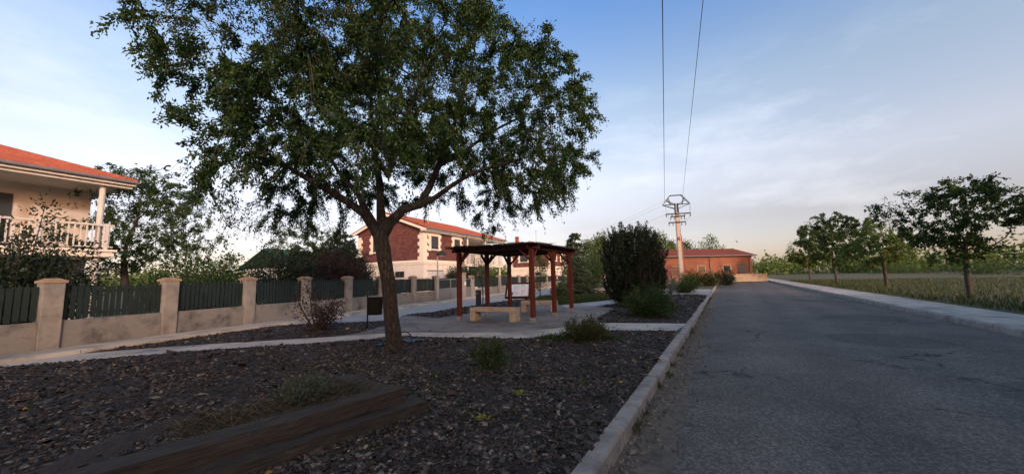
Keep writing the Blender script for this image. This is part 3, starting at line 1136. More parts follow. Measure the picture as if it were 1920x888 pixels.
def conifer(name, label, loc, h, w, mat, nb=150, per=60, L=.16, Wl=.05, group=None, droop=.12):
    root = empty(name, loc)
    tag(root, label, 'conifer', group)
    mb = MB()
    mb.tube([(0, 0, 0), (0, 0, h * .5), (.02 * h, 0, h * .88), (.06 * h, 0.0, h * .97), (.115 * h, 0, h * .985)], [.02 * h, .012 * h, .005 * h, .003 * h, .002 * h], 7, cap=False)
    P, D = [], []
    for k in range(nb):
        f = RNG.uniform(.03, .98) ** 1.1
        a = RNG.uniform(0, 2 * PI)
        ln = w / 2 * (1 - f) ** .8 * RNG.uniform(.75, 1.1) + .12
        z = h * f
        ts = RNG.uniform(.1, 1, per)
        v = np.array([math.cos(a), math.sin(a), 0])
        cx = .03 * h * max(0, f - .6)
        pos = np.array([cx, 0, z]) + v * (ln * ts)[:, None]
        pos[:, 2] += .10 * ln * ts - droop * ln * ts ** 2 * 2 + RNG.normal(0, .03, per)
        side = np.cross(v, [0, 0, 1])
        pos += side * (RNG.normal(0, .16, per) * ln * (1.1 - ts))[:, None]
        P.append(pos)
        D.append(v * .8 + side * RNG.normal(0, .7, (per, 1)) + np.array([0, 0, -.1]) + RNG.normal(0, .2, (per, 3)))
        mb.tube([(cx, 0, z), np.array([cx, 0, z]) + v * ln + np.array([0, 0, .1 * ln - droop * 2 * ln])], [.006 * h * (1 - f) + .004, .003], 3, cap=False)
    n = 120
    t = RNG.uniform(0, 1, n)
    P.append(np.stack([.02 * h + .10 * h * t ** 1.6, RNG.normal(0, .012 * h, n), h * (.86 + .125 * np.sqrt(t)) - .02 * h * RNG.uniform(0, 1, n) * 2], -1))
    D.append(np.stack([RNG.normal(.2, .3, n), RNG.normal(0, .3, n), -np.ones(n)], -1))
    mb.build('trunk', M['thinbark'], root)
    leaves('crown', np.concatenate(P), np.concatenate(D), L, Wl, mat, root)
    return root


def g0(px, py, z=0.0):
    p = at(px, py, z)
    return (p.x, p.y, z)


Z0 = .018
# big dark bush: dense upright shoots
p = g0(1192, 574, 0)
root = empty('dark_bush', (p[0], p[1], Z0))
tag(root, 'tall dense near-black green bush right of the pergola', 'bush')
mb = MB()
P, D = [], []
H, RX = 3.0, 1.33
for k in range(620):
    a = RNG.uniform(0, 2 * PI)
    zf = RNG.uniform(.02, 1)
    # rounded barrel outline, wider at two thirds
    wz = (.80 + .25 * math.sin(PI * min(1, zf * 1.05) * .85)) * math.sqrt(max(.05, 1 - max(0, (zf - .66) / .37) ** 2.4))
    rr = RX * wz * math.sqrt(RNG.uniform(.12, 1)) * RNG.uniform(.93, 1.05)
    c = np.array([math.cos(a) * rr, math.sin(a) * rr * .9, zf * H])
    v = unit(np.array([math.cos(a) * .35, math.sin(a) * .35, 1.0]) + RNG.normal(0, .15, 3))
    ln = RNG.uniform(.25, .6) if zf < .6 else RNG.uniform(.25, .95)
    m = 95
    t = RNG.uniform(0, 1, m)
    P.append(c + v * (ln * t)[:, None] + RNG.normal(0, .07, (m, 3)) * (1.25 - t)[:, None])
    D.append(v * .9 + RNG.normal(0, .5, (m, 3)))
    mb.tube([(c[0] * .25, c[1] * .25, 0), (c[0] * .8, c[1] * .8, c[2] * .55), tuple(c), tuple(c + v * ln)], [.02, .012, .006, .003], 3, cap=False)
for (x, z0_, z1_) in ((-.14, 3.0, 3.72), (.22, 3.0, 3.85), (.02, 2.9, 3.5), (-.72, 2.7, 3.32), (.78, 2.6, 3.38), (-.38, 2.8, 3.45), (.45, 2.8, 3.4), (-1.0, 2.4, 2.95), (1.05, 2.2, 2.9), (.1, 3.1, 3.66), (-.86, 2.5, 3.22), (.6, 2.7, 3.5), (-.26, 2.9, 3.6), (.92, 2.3, 3.05), (1.18, 1.7, 2.35), (-1.2, 1.7, 2.4)):
    m = 130
    t = RNG.uniform(0, 1, m)
    y = RNG.uniform(-.4, .4)
    P.append(np.stack([x + RNG.normal(0, .075, m) * (1.3 - t), y + RNG.normal(0, .075, m), z0_ + (z1_ - z0_) * t], -1))
    D.append(RNG.normal(0, .5, (m, 3)) + np.array([0, 0, .8]))
    mb.tube([(x, y, 1.5), (x, y, z1_)], [.012, .003], 3, cap=False)
mb.build('stems', M['thinbark'], root)
P = np.concatenate(P); P[:, 2] = np.abs(P[:, 2])
leaves('foliage', P, np.concatenate(D), .085, .036, M['laurel'], root)

shrub('green_bush', 'loose mid green bush in front of the tall dark bush', (*g0(1219, 594)[:2], Z0), 1.12, 1.75, M['shrub'], 9000, .07, .034, 46, 'bush', up=.55)
shrub('low_bush', 'small leafy green bush alone in the mulch right of the trunk', (*g0(917, 693)[:2], Z0), .56, .66, M['shrub'], 2600, .035, .02, 26, 'bush', up=.55)
shrub('round_bush', 'round olive bush at the path edge in the near bed', (*g0(1099, 640)[:2], Z0), .60, 1.0, M['olive'], 8500, .042, .024, 60, 'bush', up=.5)
# creeping cover round it
P, D = [], []
c = at(1068, 638)
for (cx, cy, rx, ry, m) in ((-.55, .12, .42, .26, 1400), (.45, -.02, .5, .25, 1000), (-.05, -.16, .55, .2, 1100)):
    q = RNG.normal(0, .5, (m, 2))
    P.append(np.stack([c.x + .25 + cx + q[:, 0] * rx, c.y + cy + q[:, 1] * ry, .03 + np.abs(RNG.normal(0, .045, m))], -1))
    D.append(RNG.normal(0, .7, (m, 3)) + np.array([0, 0, .3]))
tag(leaves('ground_cover', np.concatenate(P), np.concatenate(D), .035, .024, M['shrub']), 'creeping green ground cover round the olive bush', 'ground cover', kind='stuff')


def weed(label, px, py, w, n, mat):
    x, y, _ = g0(px, py)
    P = np.stack([x + RNG.normal(0, w, n), y + RNG.normal(0, w * .6, n), np.full(n, .035)], -1)
    tag(leaves('weed', P, RNG.normal(0, 1, (n, 3)) * np.array([1, 1, .3]) + np.array([0, 0, .35]), .05, .022, mat), label, 'weed', 'weeds in the bark mulch')


weed('yellow withered weed lying in mulch halfway to the timber planter', 973, 741, .045, 30, M['weedleaf'])
weed('pale yellow weed tuft close to the camera in mulch', 907, 790, .05, 34, M['weedleaf'])
weed('tiny green weed in mulch below the small green bush', 812, 707, .03, 26, M['shrub'])
weed('tiny green weed in mulch nearer the roadside kerb', 1095, 724, .03, 26, M['shrub'])

# trees behind
def sapling(label, px, py, h, w, mat, nleaf, L, name='young_tree', **k):
    return tree(name, label, (*g0(px, py)[:2], Z0), h, w, mat, nleaf, L, L * .5, **k)


sapling('thin dark young tree behind the drinking fountain', 906, 573.5, 2.75, 1.55, M['olive'], 950, .075, r=.035, trunk_h=.42, clumps=22)
sapling('slim bright green young tree behind the information board', 1013.5, 557.5, 3.1, 1.35, M['shrub'], 2300, .10, r=.045, trunk_h=.22, clumps=30, top=.3)
p = at_y(1078, 520, 27.5)
conifer('spruce', 'grey green conifer with a drooping tip behind the pergola', (p.x, p.y, 0), 4.75, 3.7, M['spruce'], 230, 80)
p = at_y(1046, 520, 25.0)
shrub('low_shrub', 'small rounded green shrub at the left foot of the conifer', (p.x, p.y, 0), 1.25, 1.5, M['shrub'], 2600, .08, .04, 30, 'bush', up=.5)
p = at_y(1106, 520, 33)
shrub('mixed_shrub', 'broad leafy green shrub behind the conifer', (p.x, p.y, 0), 4.2, 4.4, M['shrub'], 7500, .15, .08, 46, 'bush', up=.6)
for k, (px, y, h, w, nl, lab) in enumerate([
        (1128, 66, 8.4, 5.5, 3600, 'pale spring poplar just left of the dark bush'),
        (1160, 74, 9.5, 6.0, 3600, 'pale spring poplar partly hidden by the dark bush'),
        (1104, 82, 8.8, 6.5, 3400, 'pale spring poplar above the conifer'),
        (1238, 72, 9.4, 5.8, 3600, 'pale spring poplar left of the utility pole behind the orange building'),
        (1262, 78, 8.0, 5.0, 3000, 'small pale poplar behind the utility pole'),
        (1292, 84, 8.2, 5.4, 3000, 'pale poplar right of the utility pole'),
        (1335, 80, 9.0, 6.4, 3000, 'pale poplar at the right end of the orange building'),
        (1205, 88, 9.0, 6.0, 2600, 'pale poplar behind the dark bush top')]):
    p = at_y(px, 515, y)
    tree('poplar', lab, (p.x, p.y, 0), h, w, M['poplar'], nl, .34, .2, trunk_h=.2, r=.16, clumps=34, group='spring poplars on the skyline')
p = at_y(1284, 545, 27)
shrub('leafy_shrub', 'rounded green shrub at the foot of the utility pole', (p.x, p.y, 0), 1.35, 2.4, M['shrub'], 5200, .085, .045, 44, 'bush', up=.6)
p = at_y(1257, 545, 26)
shrub('silver_shrub', 'small silvery shrub beside the dark bush', (p.x, p.y, 0), 1.3, .8, M['silver'], 1400, .07, .025, 22, 'bush', up=.8)
p = at_y(1259, 512, 41)
tree('blossom_tree', 'small pink blossoming tree before the orange wall', (p.x, p.y, 0), 2.3, 2.4, M['judas'], 1500, .09, .06, trunk_h=.25, r=.05, clumps=26)

# ------------------------------------------------------------------ pergola
FL, FR = at(862, 600.5), at(1000, 604)
RB = at(1072, 584)
row = Vector((RB.x - FR.x, RB.y - FR.y, 0))
crs = Vector((FL.x - FR.x, FL.y - FR.y, 0))
per = empty('pergola', (FR.x, FR.y, .012))
tag(per, 'red brown timber pergola roofed with dark brushwood', 'pergola')
eu, ev = crs.normalized(), row.normalized()
HB = 2.37                                   # underside of the beams
posts = []
prz = math.atan2(ev.y, ev.x)
pm = Matrix.Rotation(prz, 3, 'Z')
for i in (0, 1):
    for j in (0, .5, 1):
        c = crs * i + row * j
        posts.append(c)
        b = MB()
        b.box((c.x, c.y, .13 + (HB - .13) / 2), (.14, .14, HB - .13), pm)
        po = b.build('post', M['redwood'], per, bevel=.006)
        b = MB()
        b.box((c.x, c.y, .004), (.24, .24, .012), pm)
        b.box((c.x, c.y, .075), (.148, .148, .13), pm)
        b.build('base_shoe', M['steel'], po, bevel=.003)
OV = .30
BH = .125
for i in (0, 1):                            # beams along each row of posts
    a = crs * i - ev * OV; e = crs * i + row + ev * OV
    b = MB(); b.bar((a.x, a.y, HB + BH / 2), (e.x, e.y, HB + BH / 2), .09, BH)
    b.build('beam', M['redbeam'], per, bevel=.006)
for j in (0, .5, 1):                        # cross beams between and beyond them
    for (u0, u1) in ((-.29, -.047), (.047, crs.length - .047), (crs.length + .047, crs.length + .29)):
        if j == .5 and (u0 < 0 or u0 > 1): continue
        a = row * j + eu * u0; e = row * j + eu * u1
        b = MB(); b.bar((a.x, a.y, HB + BH / 2 - .003), (e.x, e.y, HB + BH / 2 - .003), .09, BH - .008)
        b.build('cross_beam', M['redbeam'], per, bevel=.004)
for i in (0, 1):                            # braces
    for j in (0, .5, 1):
        c = crs * i + row * j
        for sgn in (-1, 1):
            if j == 0 and sgn < 0 or j == 1 and sgn > 0: continue
            v = ev * sgn
            b = MB(); b.bar((c + v * .06 + Vector((0, 0, HB - .36)))[:], (c + v * .40 + Vector((0, 0, HB - .01)))[:], .07, .07)
            b.build('brace', M['redwood'], per)
        v = eu if i == 0 else -eu
        b = MB(); b.bar((c + v * .06 + Vector((0, 0, HB - .36)))[:], (c + v * .40 + Vector((0, 0, HB - .01)))[:], .07, .07)
        b.build('brace', M['redwood'], per)
for k in range(7):                          # purlins under the brushwood, let in between the cross beams
    t = (k + .5) / 7
    for (w0, w1) in ((.05, .5 * row.length - .05), (.5 * row.length + .05, row.length - .05)):
        a = crs * t + ev * w0; e = crs * t + ev * w1
        b = MB(); b.bar((a.x, a.y, HB + BH - .04), (e.x, e.y, HB + BH - .04), .05, .06)
        b.build('purlin', M['redbeam'], per)
# brushwood: a thick uneven mat of sticks
n = 6500
s = RNG.uniform(-.125, 1.125, n) * crs.length
t0 = -OV - .05 + RNG.uniform(0, 1, n) * (row.length + 2 * OV + .1)
E = np.array(eu); V_ = np.array(ev)
P = E * s[:, None] + V_ * t0[:, None]
edge = np.minimum(np.abs(s + .13 * crs.length), np.abs(s - 1.13 * crs.length))
P[:, 2] = HB + .155 + RNG.uniform(0, .035, n) + .012 * np.sin(s * 3) + .012 * np.sin(t0 * 4 + s)
Dn = V_ * np.where(RNG.uniform(size=n) < .5, 1, -1)[:, None] + RNG.normal(0, .16, (n, 3)) * np.array([1, 1, .22])
lo_t, hi_t = -OV - .2, row.length + OV + .2
Ls = RNG.uniform(.25, .7, n)
tv = (P + unit(Dn) * Ls[:, None]) @ V_
Ls = np.where((tv > hi_t + .05) | (tv < lo_t - .05), .18, Ls)
leaves('brushwood', P, Dn, Ls, .022, M['brush'], per, fold=.9)
b = MB()
a0 = -eu * .33 - ev * (OV + .05); a1 = crs + eu * .33 - ev * (OV + .05); a2 = crs + eu * .33 + row + ev * (OV + .05); a3 = -eu * .33 + row + ev * (OV + .05)
b.prism([a0, a1, a2, a3], HB + BH + .004, HB + BH + .03)
b.build('roof_mat', M['brush'], per)

# ------------------------------------------------------------------ benches
def bench(name, label, pl, pr, group='concrete benches under the pergola', depth=.44, h=.45):
    a, b_ = at(*pl), at(*pr)
    d = Vector((b_.x - a.x, b_.y - a.y, 0)); l = d.length
    rz = math.atan2(d.y, d.x)
    root = empty(name, (a.x, a.y, .012), rz)
    tag(root, label, 'bench', group)
    m = MB(); m.b2((0, 0, h - .135), (l, depth, h)); m.build('seat', M['bench'], root, bevel=.014)
    for x0 in (0.004, l - .214):
        m = MB(); m.box((x0 + .105, depth / 2, (h - .136) / 2), (.21, depth - .012, h - .136)); m.build('leg', M['bench'], root, bevel=.01)
    return root


bench('concrete_bench', 'concrete slab bench in front, between the two front pergola posts', (880.5, 602), (966, 604.5))
bench('concrete_bench', 'concrete slab bench further back, beside the information board', (977, 585), (1042, 585.5))

# ------------------------------------------------------------------ information board
p = at(972, 576)
ib = empty('information_board', (p.x, p.y, Z0), math.radians(-8))
tag(ib, 'sloping information board in a red brown timber frame', 'information board')
tl = math.radians(50)
mt = Matrix.Rotation(tl, 3, 'X')
bw, bh = 1.22, .92
cz = .80


def bp(x, y, z=0.0):
    return Vector((0, 0, cz)) + mt @ Vector((x, y, z))


m = MB()
for (x, y, sx, sy) in ((0, bh / 2 - .04, bw, .08), (0, -bh / 2 + .04, bw, .08), (-bw / 2 + .04, 0, .08, bh - .16), (bw / 2 - .04, 0, .08, bh - .16)):
    m.box(bp(x, y, 0), (sx, sy, .10), mt)
m.box(bp(0, 0, -.035), (bw - .16, bh - .16, .02), mt)
m.build('frame', M['redbeam'], ib, bevel=.006)
m = MB(); m.box(bp(0, 0, .005), (bw - .162, bh - .162, .012), mt); pn = m.build('panel', M['panel'], ib)
m = MB()
r_ = random.Random(2)
for c_ in range(3):
    x0 = -.50 + c_ * .345
    y = .33
    while y > -.30:
        if r_.random() > .55:
            w_ = r_.uniform(.10, .24)
            m.box(bp(x0 + w_ / 2, y, .0125), (w_, .006, .002), mt)
        y -= .03
for x0 in (-.175, .17):
    y = .34
    while y > -.34:
        h_ = r_.uniform(.015, .05)
        m.box(bp(x0, y, .0125), (.012, h_, .002), mt); y -= h_ + r_.uniform(.015, .05)
m.build('lettering', M['ink'], pn)
m = MB(); m.box(bp(-.36, -.19, .0145), (.26, .17, .003), mt); m.build('picture', M['photo_print'], pn)
for x in (-.38, .38):
    m = MB(); m.box((x, .06, .33), (.09, .09, .66)); m.build('leg', M['redwood'], ib, bevel=.005)

# ------------------------------------------------------------------ drinking fountain
p = at(897.5, 576.5)
df = empty('drinking_fountain', (p.x, p.y, .012), math.radians(-15))
tag(df, 'dark slim drinking fountain post with a small tap', 'drinking fountain')
m = MB(); m.box((0, 0, .43), (.22, .22, .86)); m.box((0, 0, .02), (.30, .30, .04)); m.build('body', M['dark_steel'], df, bevel=.012)
m = MB(); m.tube([(0, -.11, .70), (0, -.20, .70), (0, -.215, .67)], .016, 8); m.tube([(-.03, -.125, .735), (.03, -.125, .735)], .012, 6); m.build('tap', M['steel'], df)
m = MB(); m.lathe([(.10, 0), (.12, .03), (.12, .05), (.10, .05)], (0, -.28, .0), 14); m.build('drain', M['steel'], df)

# ------------------------------------------------------------------ litter bin
p = at(688.5, 618)
lb = empty('litter_bin', (p.x, p.y, .0), math.radians(-6))
tag(lb, 'black litter bin hung on a slim post left of the tree', 'litter bin')
m = MB(); m.tube([(0, 0, 0), (0, 0, 1.0)], .022, 10); m.lathe([(.03, 1.0), (.03, 1.015)], n=10); m.build('post', M['black'], lb)
m = MB()
prof_ = [(.19, .005), (.20, .03), (.205, .25), (.215, .50), (.222, .505), (.222, .53), (.20, .53), (.195, .46)]
vs, fs = [], []
nn_ = 24
ring = []
for r_, z in prof_:
    for j in range(nn_):
        t = 2 * PI * j / nn_
        cx, sx = math.cos(t), math.sin(t)
        e = .55
        x = math.copysign(abs(cx) ** e, cx) * r_ * .95; y = math.copysign(abs(sx) ** e, sx) * r_ * .75
        vs.append((x + .245, y, z + .44))
for i in range(len(prof_) - 1):
    for j in range(nn_):
        a0_, a1_ = i * nn_ + j, i * nn_ + (j + 1) % nn_
        fs.append((a0_, a1_, a1_ + nn_, a0_ + nn_))
fs.append(tuple(range(nn_ - 1, -1, -1)))
m.add(vs, fs); m.build('bucket', M['black'], lb)
for z in (.60, .92):
    m = MB(); m.b2((.02, -.02, z), (.06, .02, z + .03)); m.build('bracket', M['black'], lb)

# ------------------------------------------------------------------ blue sheet and hose at the trunk
m = MB()
c0 = at(770, 641)
N_ = 14
for (c0, rx, ry, ph) in ((at(772, 642), .30, .17, .2), (at(717, 649), .16, .12, 1.0)):
    grid = []
    for i in range(N_):
        for j in range(N_):
            u, v = i / (N_ - 1) * 2 - 1, j / (N_ - 1) * 2 - 1
            k = 1 - .18 * abs(u * v) + .06 * math.sin(5 * u + ph)
            grid.append((c0.x + u * rx * k + .05 * v, c0.y + v * ry * k, .062 + .018 * math.sin(4 * u + ph) * math.cos(3 * v) + .008 * math.sin(11 * u + 7 * v)))
    m.add(grid, [(i * N_ + j, (i + 1) * N_ + j, (i + 1) * N_ + j + 1, i * N_ + j + 1) for i in range(N_ - 1) for j in range(N_ - 1)])
tag(m.build('ground_sheet', M['tarp'], smooth=True), 'crumpled blue ground sheet at the foot of the elm', 'plastic sheet')
m = MB()
m.tube([(tb.x + .24 + .17 * math.cos(t) , tb.y - .12 + .05 * math.sin(t), .09 + .15 * (1 + math.sin(t)) ) for t in np.linspace(-1.4, 4.2, 20)], .011, 6)
m.tube([(tb.x - .34 + .2 * math.cos(t), tb.y - .1, .05 + .2 * max(0, math.sin(t))) for t in np.linspace(.0, PI, 14)], .011, 6)
tag(m.build('irrigation_hose', M['rubber']), 'black irrigation hose looping round the elm trunk', 'hose')

# ------------------------------------------------------------------ timber planter, left front
E0 = at(800, 776); E1 = at(627, 839)
td = Vector((E1.x - E0.x, E1.y - E0.y, 0)).normalized()
tn = Vector((td.y, -td.x, 0))
if tn.y < 0: tn = -tn                          # away from the camera
TRZ = math.atan2(td.y, td.x)
pl = empty('timber_planter', (E0.x, E0.y, 0), TRZ)
tag(pl, 'raised planter edged with two stacked dark railway sleepers', 'planter')
sy = 1 if (Matrix.Rotation(TRZ, 3, 'Z') @ Vector((0, 1, 0))).dot(tn) > 0 else -1
def rough_beam(x0, y0, z0, l, w, h, seed):
    """a weathered sleeper: worn, slightly wavy faces and a broken end"""
    rr = random.Random(seed)
    ring = [(-.5, -.5), (-.2, -.5), (.15, -.5), (.5, -.5), (.5, -.1), (.5, .5), (.2, .5), (-.15, .5), (-.5, .5), (-.5, .1)]
    k = int(l / .07)
    ph = [rr.uniform(0, 6) for _ in ring]
    vs, fs = [], []
    for i in range(k + 1):
        x = x0 + l * i / k
        for j, (a, b) in enumerate(ring):
            e = .006 * math.sin(x * 3.1 + ph[j]) + rr.gauss(0, .0025)
            if rr.random() < .04: e -= rr.uniform(.006, .016)
            cr = .98 if abs(a) == .5 and abs(b) == .5 else 1.0
            vs.append((x + (rr.gauss(0, .012) if i in (0, k) else 0), sy * (y0 + a * (w * cr + e)), z0 + b * (h * cr + e)))
    n = len(ring)
    for i in range(k):
        for j in range(n):
            fs.append((i * n + j, i * n + (j + 1) % n, (i + 1) * n + (j + 1) % n, (i + 1) * n + j))
    fs.append(tuple(range(n - 1, -1, -1))); fs.append(tuple(range(k * n, (k + 1) * n)))
    return MB().add(vs, fs)


for (x0, y0, z0, l) in ((0, 0, -.02, 3.0), (.16, .16, .132, 2.9)):
    m = rough_beam(x0, y0 + .12, z0 + .085, l, .24, .15, int(l * 10))
    m.build('sleeper', M['sleeper'], pl)
m = MB(); m.box((.16 + .11, sy * (.405 + .5), .132), (.22, 1.0, .26)); m.build('sleeper', M['sleeper'], pl, bevel=.012)
# soil heaped behind the sleepers
m = MB()
gr = []
nx, ny = 24, 16
for i in range(nx):
    for j in range(ny):
        u, v = i / (nx - 1), j / (ny - 1)
        e_ = max(0.0, (u - .62) / .38, (v - .7) / .3)
        gr.append((.39 + u * 2.5, sy * (.405 + v * 1.05), (.225 + .05 * math.sin(5 * u + 2 * v) * math.sin(4 * v + 1) + .03 * v) * (1 - e_ ** 1.5) - .02))
m.add(gr, [(i * ny + j, (i + 1) * ny + j, (i + 1) * ny + j + 1, i * ny + j + 1) for i in range(nx - 1) for j in range(ny - 1)])
m.build('soil', M['mulch'], pl, smooth=True)


def pw(x, y, z):
    q = Matrix.Rotation(TRZ, 3, 'Z') @ Vector((x, sy * y, 0))
    return np.array((E0.x + q.x, E0.y + q.y, z))


n = 6500
XY = np.stack([RNG.uniform(.38, 3.0, n), RNG.uniform(.41, 1.5, n)], -1)
Pc = np.array([pw(x, y, max(.03, .235 * (1 - max(0, (x - .39) / 2.5 - .62, (y - .405) / 1.05 - .68) / .38))) for x, y in XY])
L = RNG.lognormal(math.log(.016), .45, n)
V = CV[None] * np.stack([L, L * .55, np.full(n, .006)], -1)[:, None, :]
V = np.einsum('nij,nkj->nki', rotm(n, .35), V * (1 + RNG.normal(0, .12, V.shape))) + Pc[:, None, :]
tag(quads_mesh('bark_chips', V.reshape(-1, 3), 8, CF, M['chip']), 'dark bark mulch heaped inside the timber planter', 'bark mulch', kind='stuff')
n = 2600
B_ = np.array([pw(x, y, .235) for x, y in zip(RNG.uniform(.3, 1.9, n), RNG.uniform(.38, 1.0, n))])
a = RNG.uniform(0, 2 * PI, n)
D = np.stack([np.cos(a), np.sin(a), RNG.uniform(.05, .8, n)], -1)
tag(leaves('dry_grass', B_, D, RNG.uniform(.08, .24, n), .006, M['straw'], fold=.3, hang=.1), 'matted dry grass on top of the timber planter', 'dry grass', kind='stuff')
q = pw(.98, .74, .22)
shrub('lavender', 'small grey green lavender in the timber planter', tuple(q), .36, .5, M['lavender'], 1500, .05, .010, 30, 'plant', up=.7)

# ------------------------------------------------------------------ garden wall, fence and gates
def fence_wall(name, label, pil, gates=(), h_wall=.72, h_f=1.52):
    """pil: positions along the wall line of the pillars; gates: indexes of bays left open"""
    root = empty(name, wl(pil[0]), WRZ)
    tag(root, label, 'garden wall', 'garden walls along the street')
    s0 = pil[0]
    m = MB()
    for i in range(len(pil) - 1):
        if i in gates: continue
        m.b2((pil[i] - s0 + .17, .03, 0), (pil[i + 1] - s0 - .17, .21, h_wall))
    m.build('low_wall', M['wallgrey'], root, bevel=.01)
    for i, s in enumerate(pil):
        m = MB(); m.box((s - s0, .13, .80), (.34, .34, 1.60)); pi = m.build('pillar', M['pillar'], root, bevel=.01)
        m = MB(); m.box((s - s0, .13, 1.63), (.40, .40, .06)); m.box((s - s0, .13, 1.685), (.36, .36, .05), taper=.5); m.build('cap', M['cap'], pi)
    for i in range(len(pil) - 1):
        if i in gates: continue
        a, b_ = pil[i] - s0 + .18, pil[i + 1] - s0 - .18
        m = MB()
        nsl = max(2, int((b_ - a) / .115))
        for k in range(nsl):
            x = a + (k + .5) * (b_ - a) / nsl
            dz_ = random.uniform(-.012, .012); dx_ = random.uniform(-.006, .006)
            m.b2((x - .046 + dx_, .10, h_wall + .03 + dz_), (x + .046 + dx_, .118, h_f - .004 + min(0, dz_)))
            m.add([(x - .02, .10, h_f), (x + .02, .10, h_f), (x + .02, .118, h_f), (x - .02, .118, h_f), (x, .109, h_f + .09)], [(0, 1, 4), (1, 2, 4), (2, 3, 4), (3, 0, 4)])
        m.b2((a, .121, h_wall + .12), (b_, .155, h_wall + .17)); m.b2((a, .121, h_f - .16), (b_, .155, h_f - .11))
        m.build('fence_panel', M['fence_green'], root)
    return root


def gate(name, label, s0, s1, leaves_=1, cat='gate'):
    root = empty(name, wl(s0 + .18), WRZ)
    tag(root, label, cat)
    l = s1 - s0 - .36
    for k in range(leaves_):
        a, b_ = l * k / leaves_ + .012, l * (k + 1) / leaves_ - .012
        m = MB()
        m.b2((a, .10, .06), (b_, .13, .80))
        lf = m.build('gate_panel', M['grey_metal'], root, bevel=.004)
        m = MB()
        for x in (a + .03, b_ - .03): m.b2((x - .03, .085, .05), (x + .03, .098, 1.5))
        for z in (.82, 1.44): m.b2((a + .062, .085, z - .025), (b_ - .062, .098, z + .025))
        m.build('gate_frame', M['grey_metal'], lf)
        m = MB()
        nsl = int((b_ - a) / .115)
        for i in range(nsl):
            x = a + (i + .5) * (b_ - a) / nsl
            m.b2((x - .045, .104, .83), (x + .045, .12, 1.52))
        m.build('slats', M['fence_green'], lf)
    m = MB(); m.b2((l - .16, .05, .92), (l - .10, .08, 1.10)); m.build('handle', M['steel'], root)
    return root


sA = [ws(x) for x in (655, 717, 777, 820)]
gap = sA[1] - sA[0]
print('pillars', [round(v, 2) for v in sA], [round(ws(x), 2) for x in (870, 886, 938, 960, 977, 993)])
left_p = [sA[0] - gap * k for k in range(6, 0, -1)]
fence_wall('garden_wall', 'long weathered wall with fence panels running left of the driveway gate', left_p + sA)
s_t, s_u = ws(870.5), ws(887)
gate('driveway_gate', 'wide grey metal driveway gate with dark slats on top', sA[-1], s_t, 2)
gate('pedestrian_gate', 'narrow grey metal entrance gate beside the tall pillar', s_t, s_u, 1)
tp_ = empty('gate_pillar', wl(s_t), WRZ)
tag(tp_, 'tall pale gate pillar carrying a white letter box', 'pillar')
m = MB(); m.box((0, .13, .92), (.42, .36, 1.84)); m.build('shaft', M['pillar'], tp_, bevel=.01)
m = MB(); m.box((0, .13, 1.88), (.50, .44, .08)); m.build('cap', M['cap'], tp_)
m = MB(); m.b2((-.14, -.10, .95), (.14, -.052, 1.22)); m.build('letter_box', M['white'], tp_, bevel=.01)
far_p = [s_u] + [ws(x) for x in (938, 958, 975, 990, 1003)]
k_ = far_p[-1]
fence_wall('garden_wall', 'fenced wall running right from the entrance gate towards the second house', far_p + [k_ + 6 * j for j in range(1, 4)])
m = MB(); m.b2((-.16, -.03, .88), (.16, .015, 1.08)); o = m.build('number_plate', M['white'], loc=wl(s_u + .55), rz=WRZ)
tag(o, 'small white plate on the wall right of the entrance gate', 'plate')
o.location.z = -.28

# street lamp on the sidewalk
p = wl(ws(806.5), .55)
la = empty('street_lamp', (p.x, p.y, .10), WRZ - PI / 2 + .5)
tag(la, 'grey street lamp with a dark hooded head before the driveway gate', 'street lamp')
m = MB(); m.lathe([(.09, 0), (.09, .25), (.06, .28), (.058, 1.2), (.045, 2.1), (.038, 2.95)], n=12); m.build('pole', M['pole_metal'], la, smooth=True)
m = MB(); m.tube([(0, 0, 2.93), (.02, 0, 3.01), (.10, 0, 3.06), (.20, 0, 3.07)], .03, 8)
m.build('arm', M['dark_steel'], la)
hd = []
for i in range(7):
    t = i / 6 * PI / 2
    hd.append((.31 * math.cos(t) + .002, .27 * math.sin(t)))
m = MB(); m.lathe([(.28, -.02), (.31, -.02)] + hd, (.24, 0, 2.90), 18); m.build('lamp_hood', M['dark_steel'], la, smooth=True)
m = MB(); m.lathe([(.20, -.05), (.26, -.025), (.26, -.021)], (.24, 0, 2.90), 16); m.build('lens', M['glass'], la)

# ------------------------------------------------------------------ houses
def corr_slope(m, e0, e1, r0, r1, pitch=.24, amp=.035, rows=10, thick=.06):
    """tiled slope between eave e0-e1 and ridge r0-r1 with rounded tile rows"""
    e0, e1, r0, r1 = [Vector(v) for v in (e0, e1, r0, r1)]
    L = (e1 - e0).length
    nu = max(4, int(L / pitch * 4))
    nrm = (e1 - e0).cross(r0 - e0 if (r0 - e0).length > .1 else r1 - e0).normalized()
    if nrm.z < 0: nrm = -nrm
    b = len(m.v)
    for j in range(rows + 1):
        v = j / rows
        A_, B_ = e0.lerp(r0, v), e1.lerp(r1, v)
        for i in range(nu + 1):
            u = i / nu
            # keep the tile rows running straight up the slope
            p = A_.lerp(B_, u)
            d = (p - e0).dot((e1 - e0).normalized())
            h = amp * math.cos(2 * PI * d / pitch) + .018 * (1 - (v * rows * 3) % 1)
            q = p + nrm * h
            m.v.append(tuple(q))
    for j in range(rows):
        for i in range(nu):
            a = b + j * (nu + 1) + i
            m.f.append((a, a + 1, a + nu + 2, a + nu + 1))


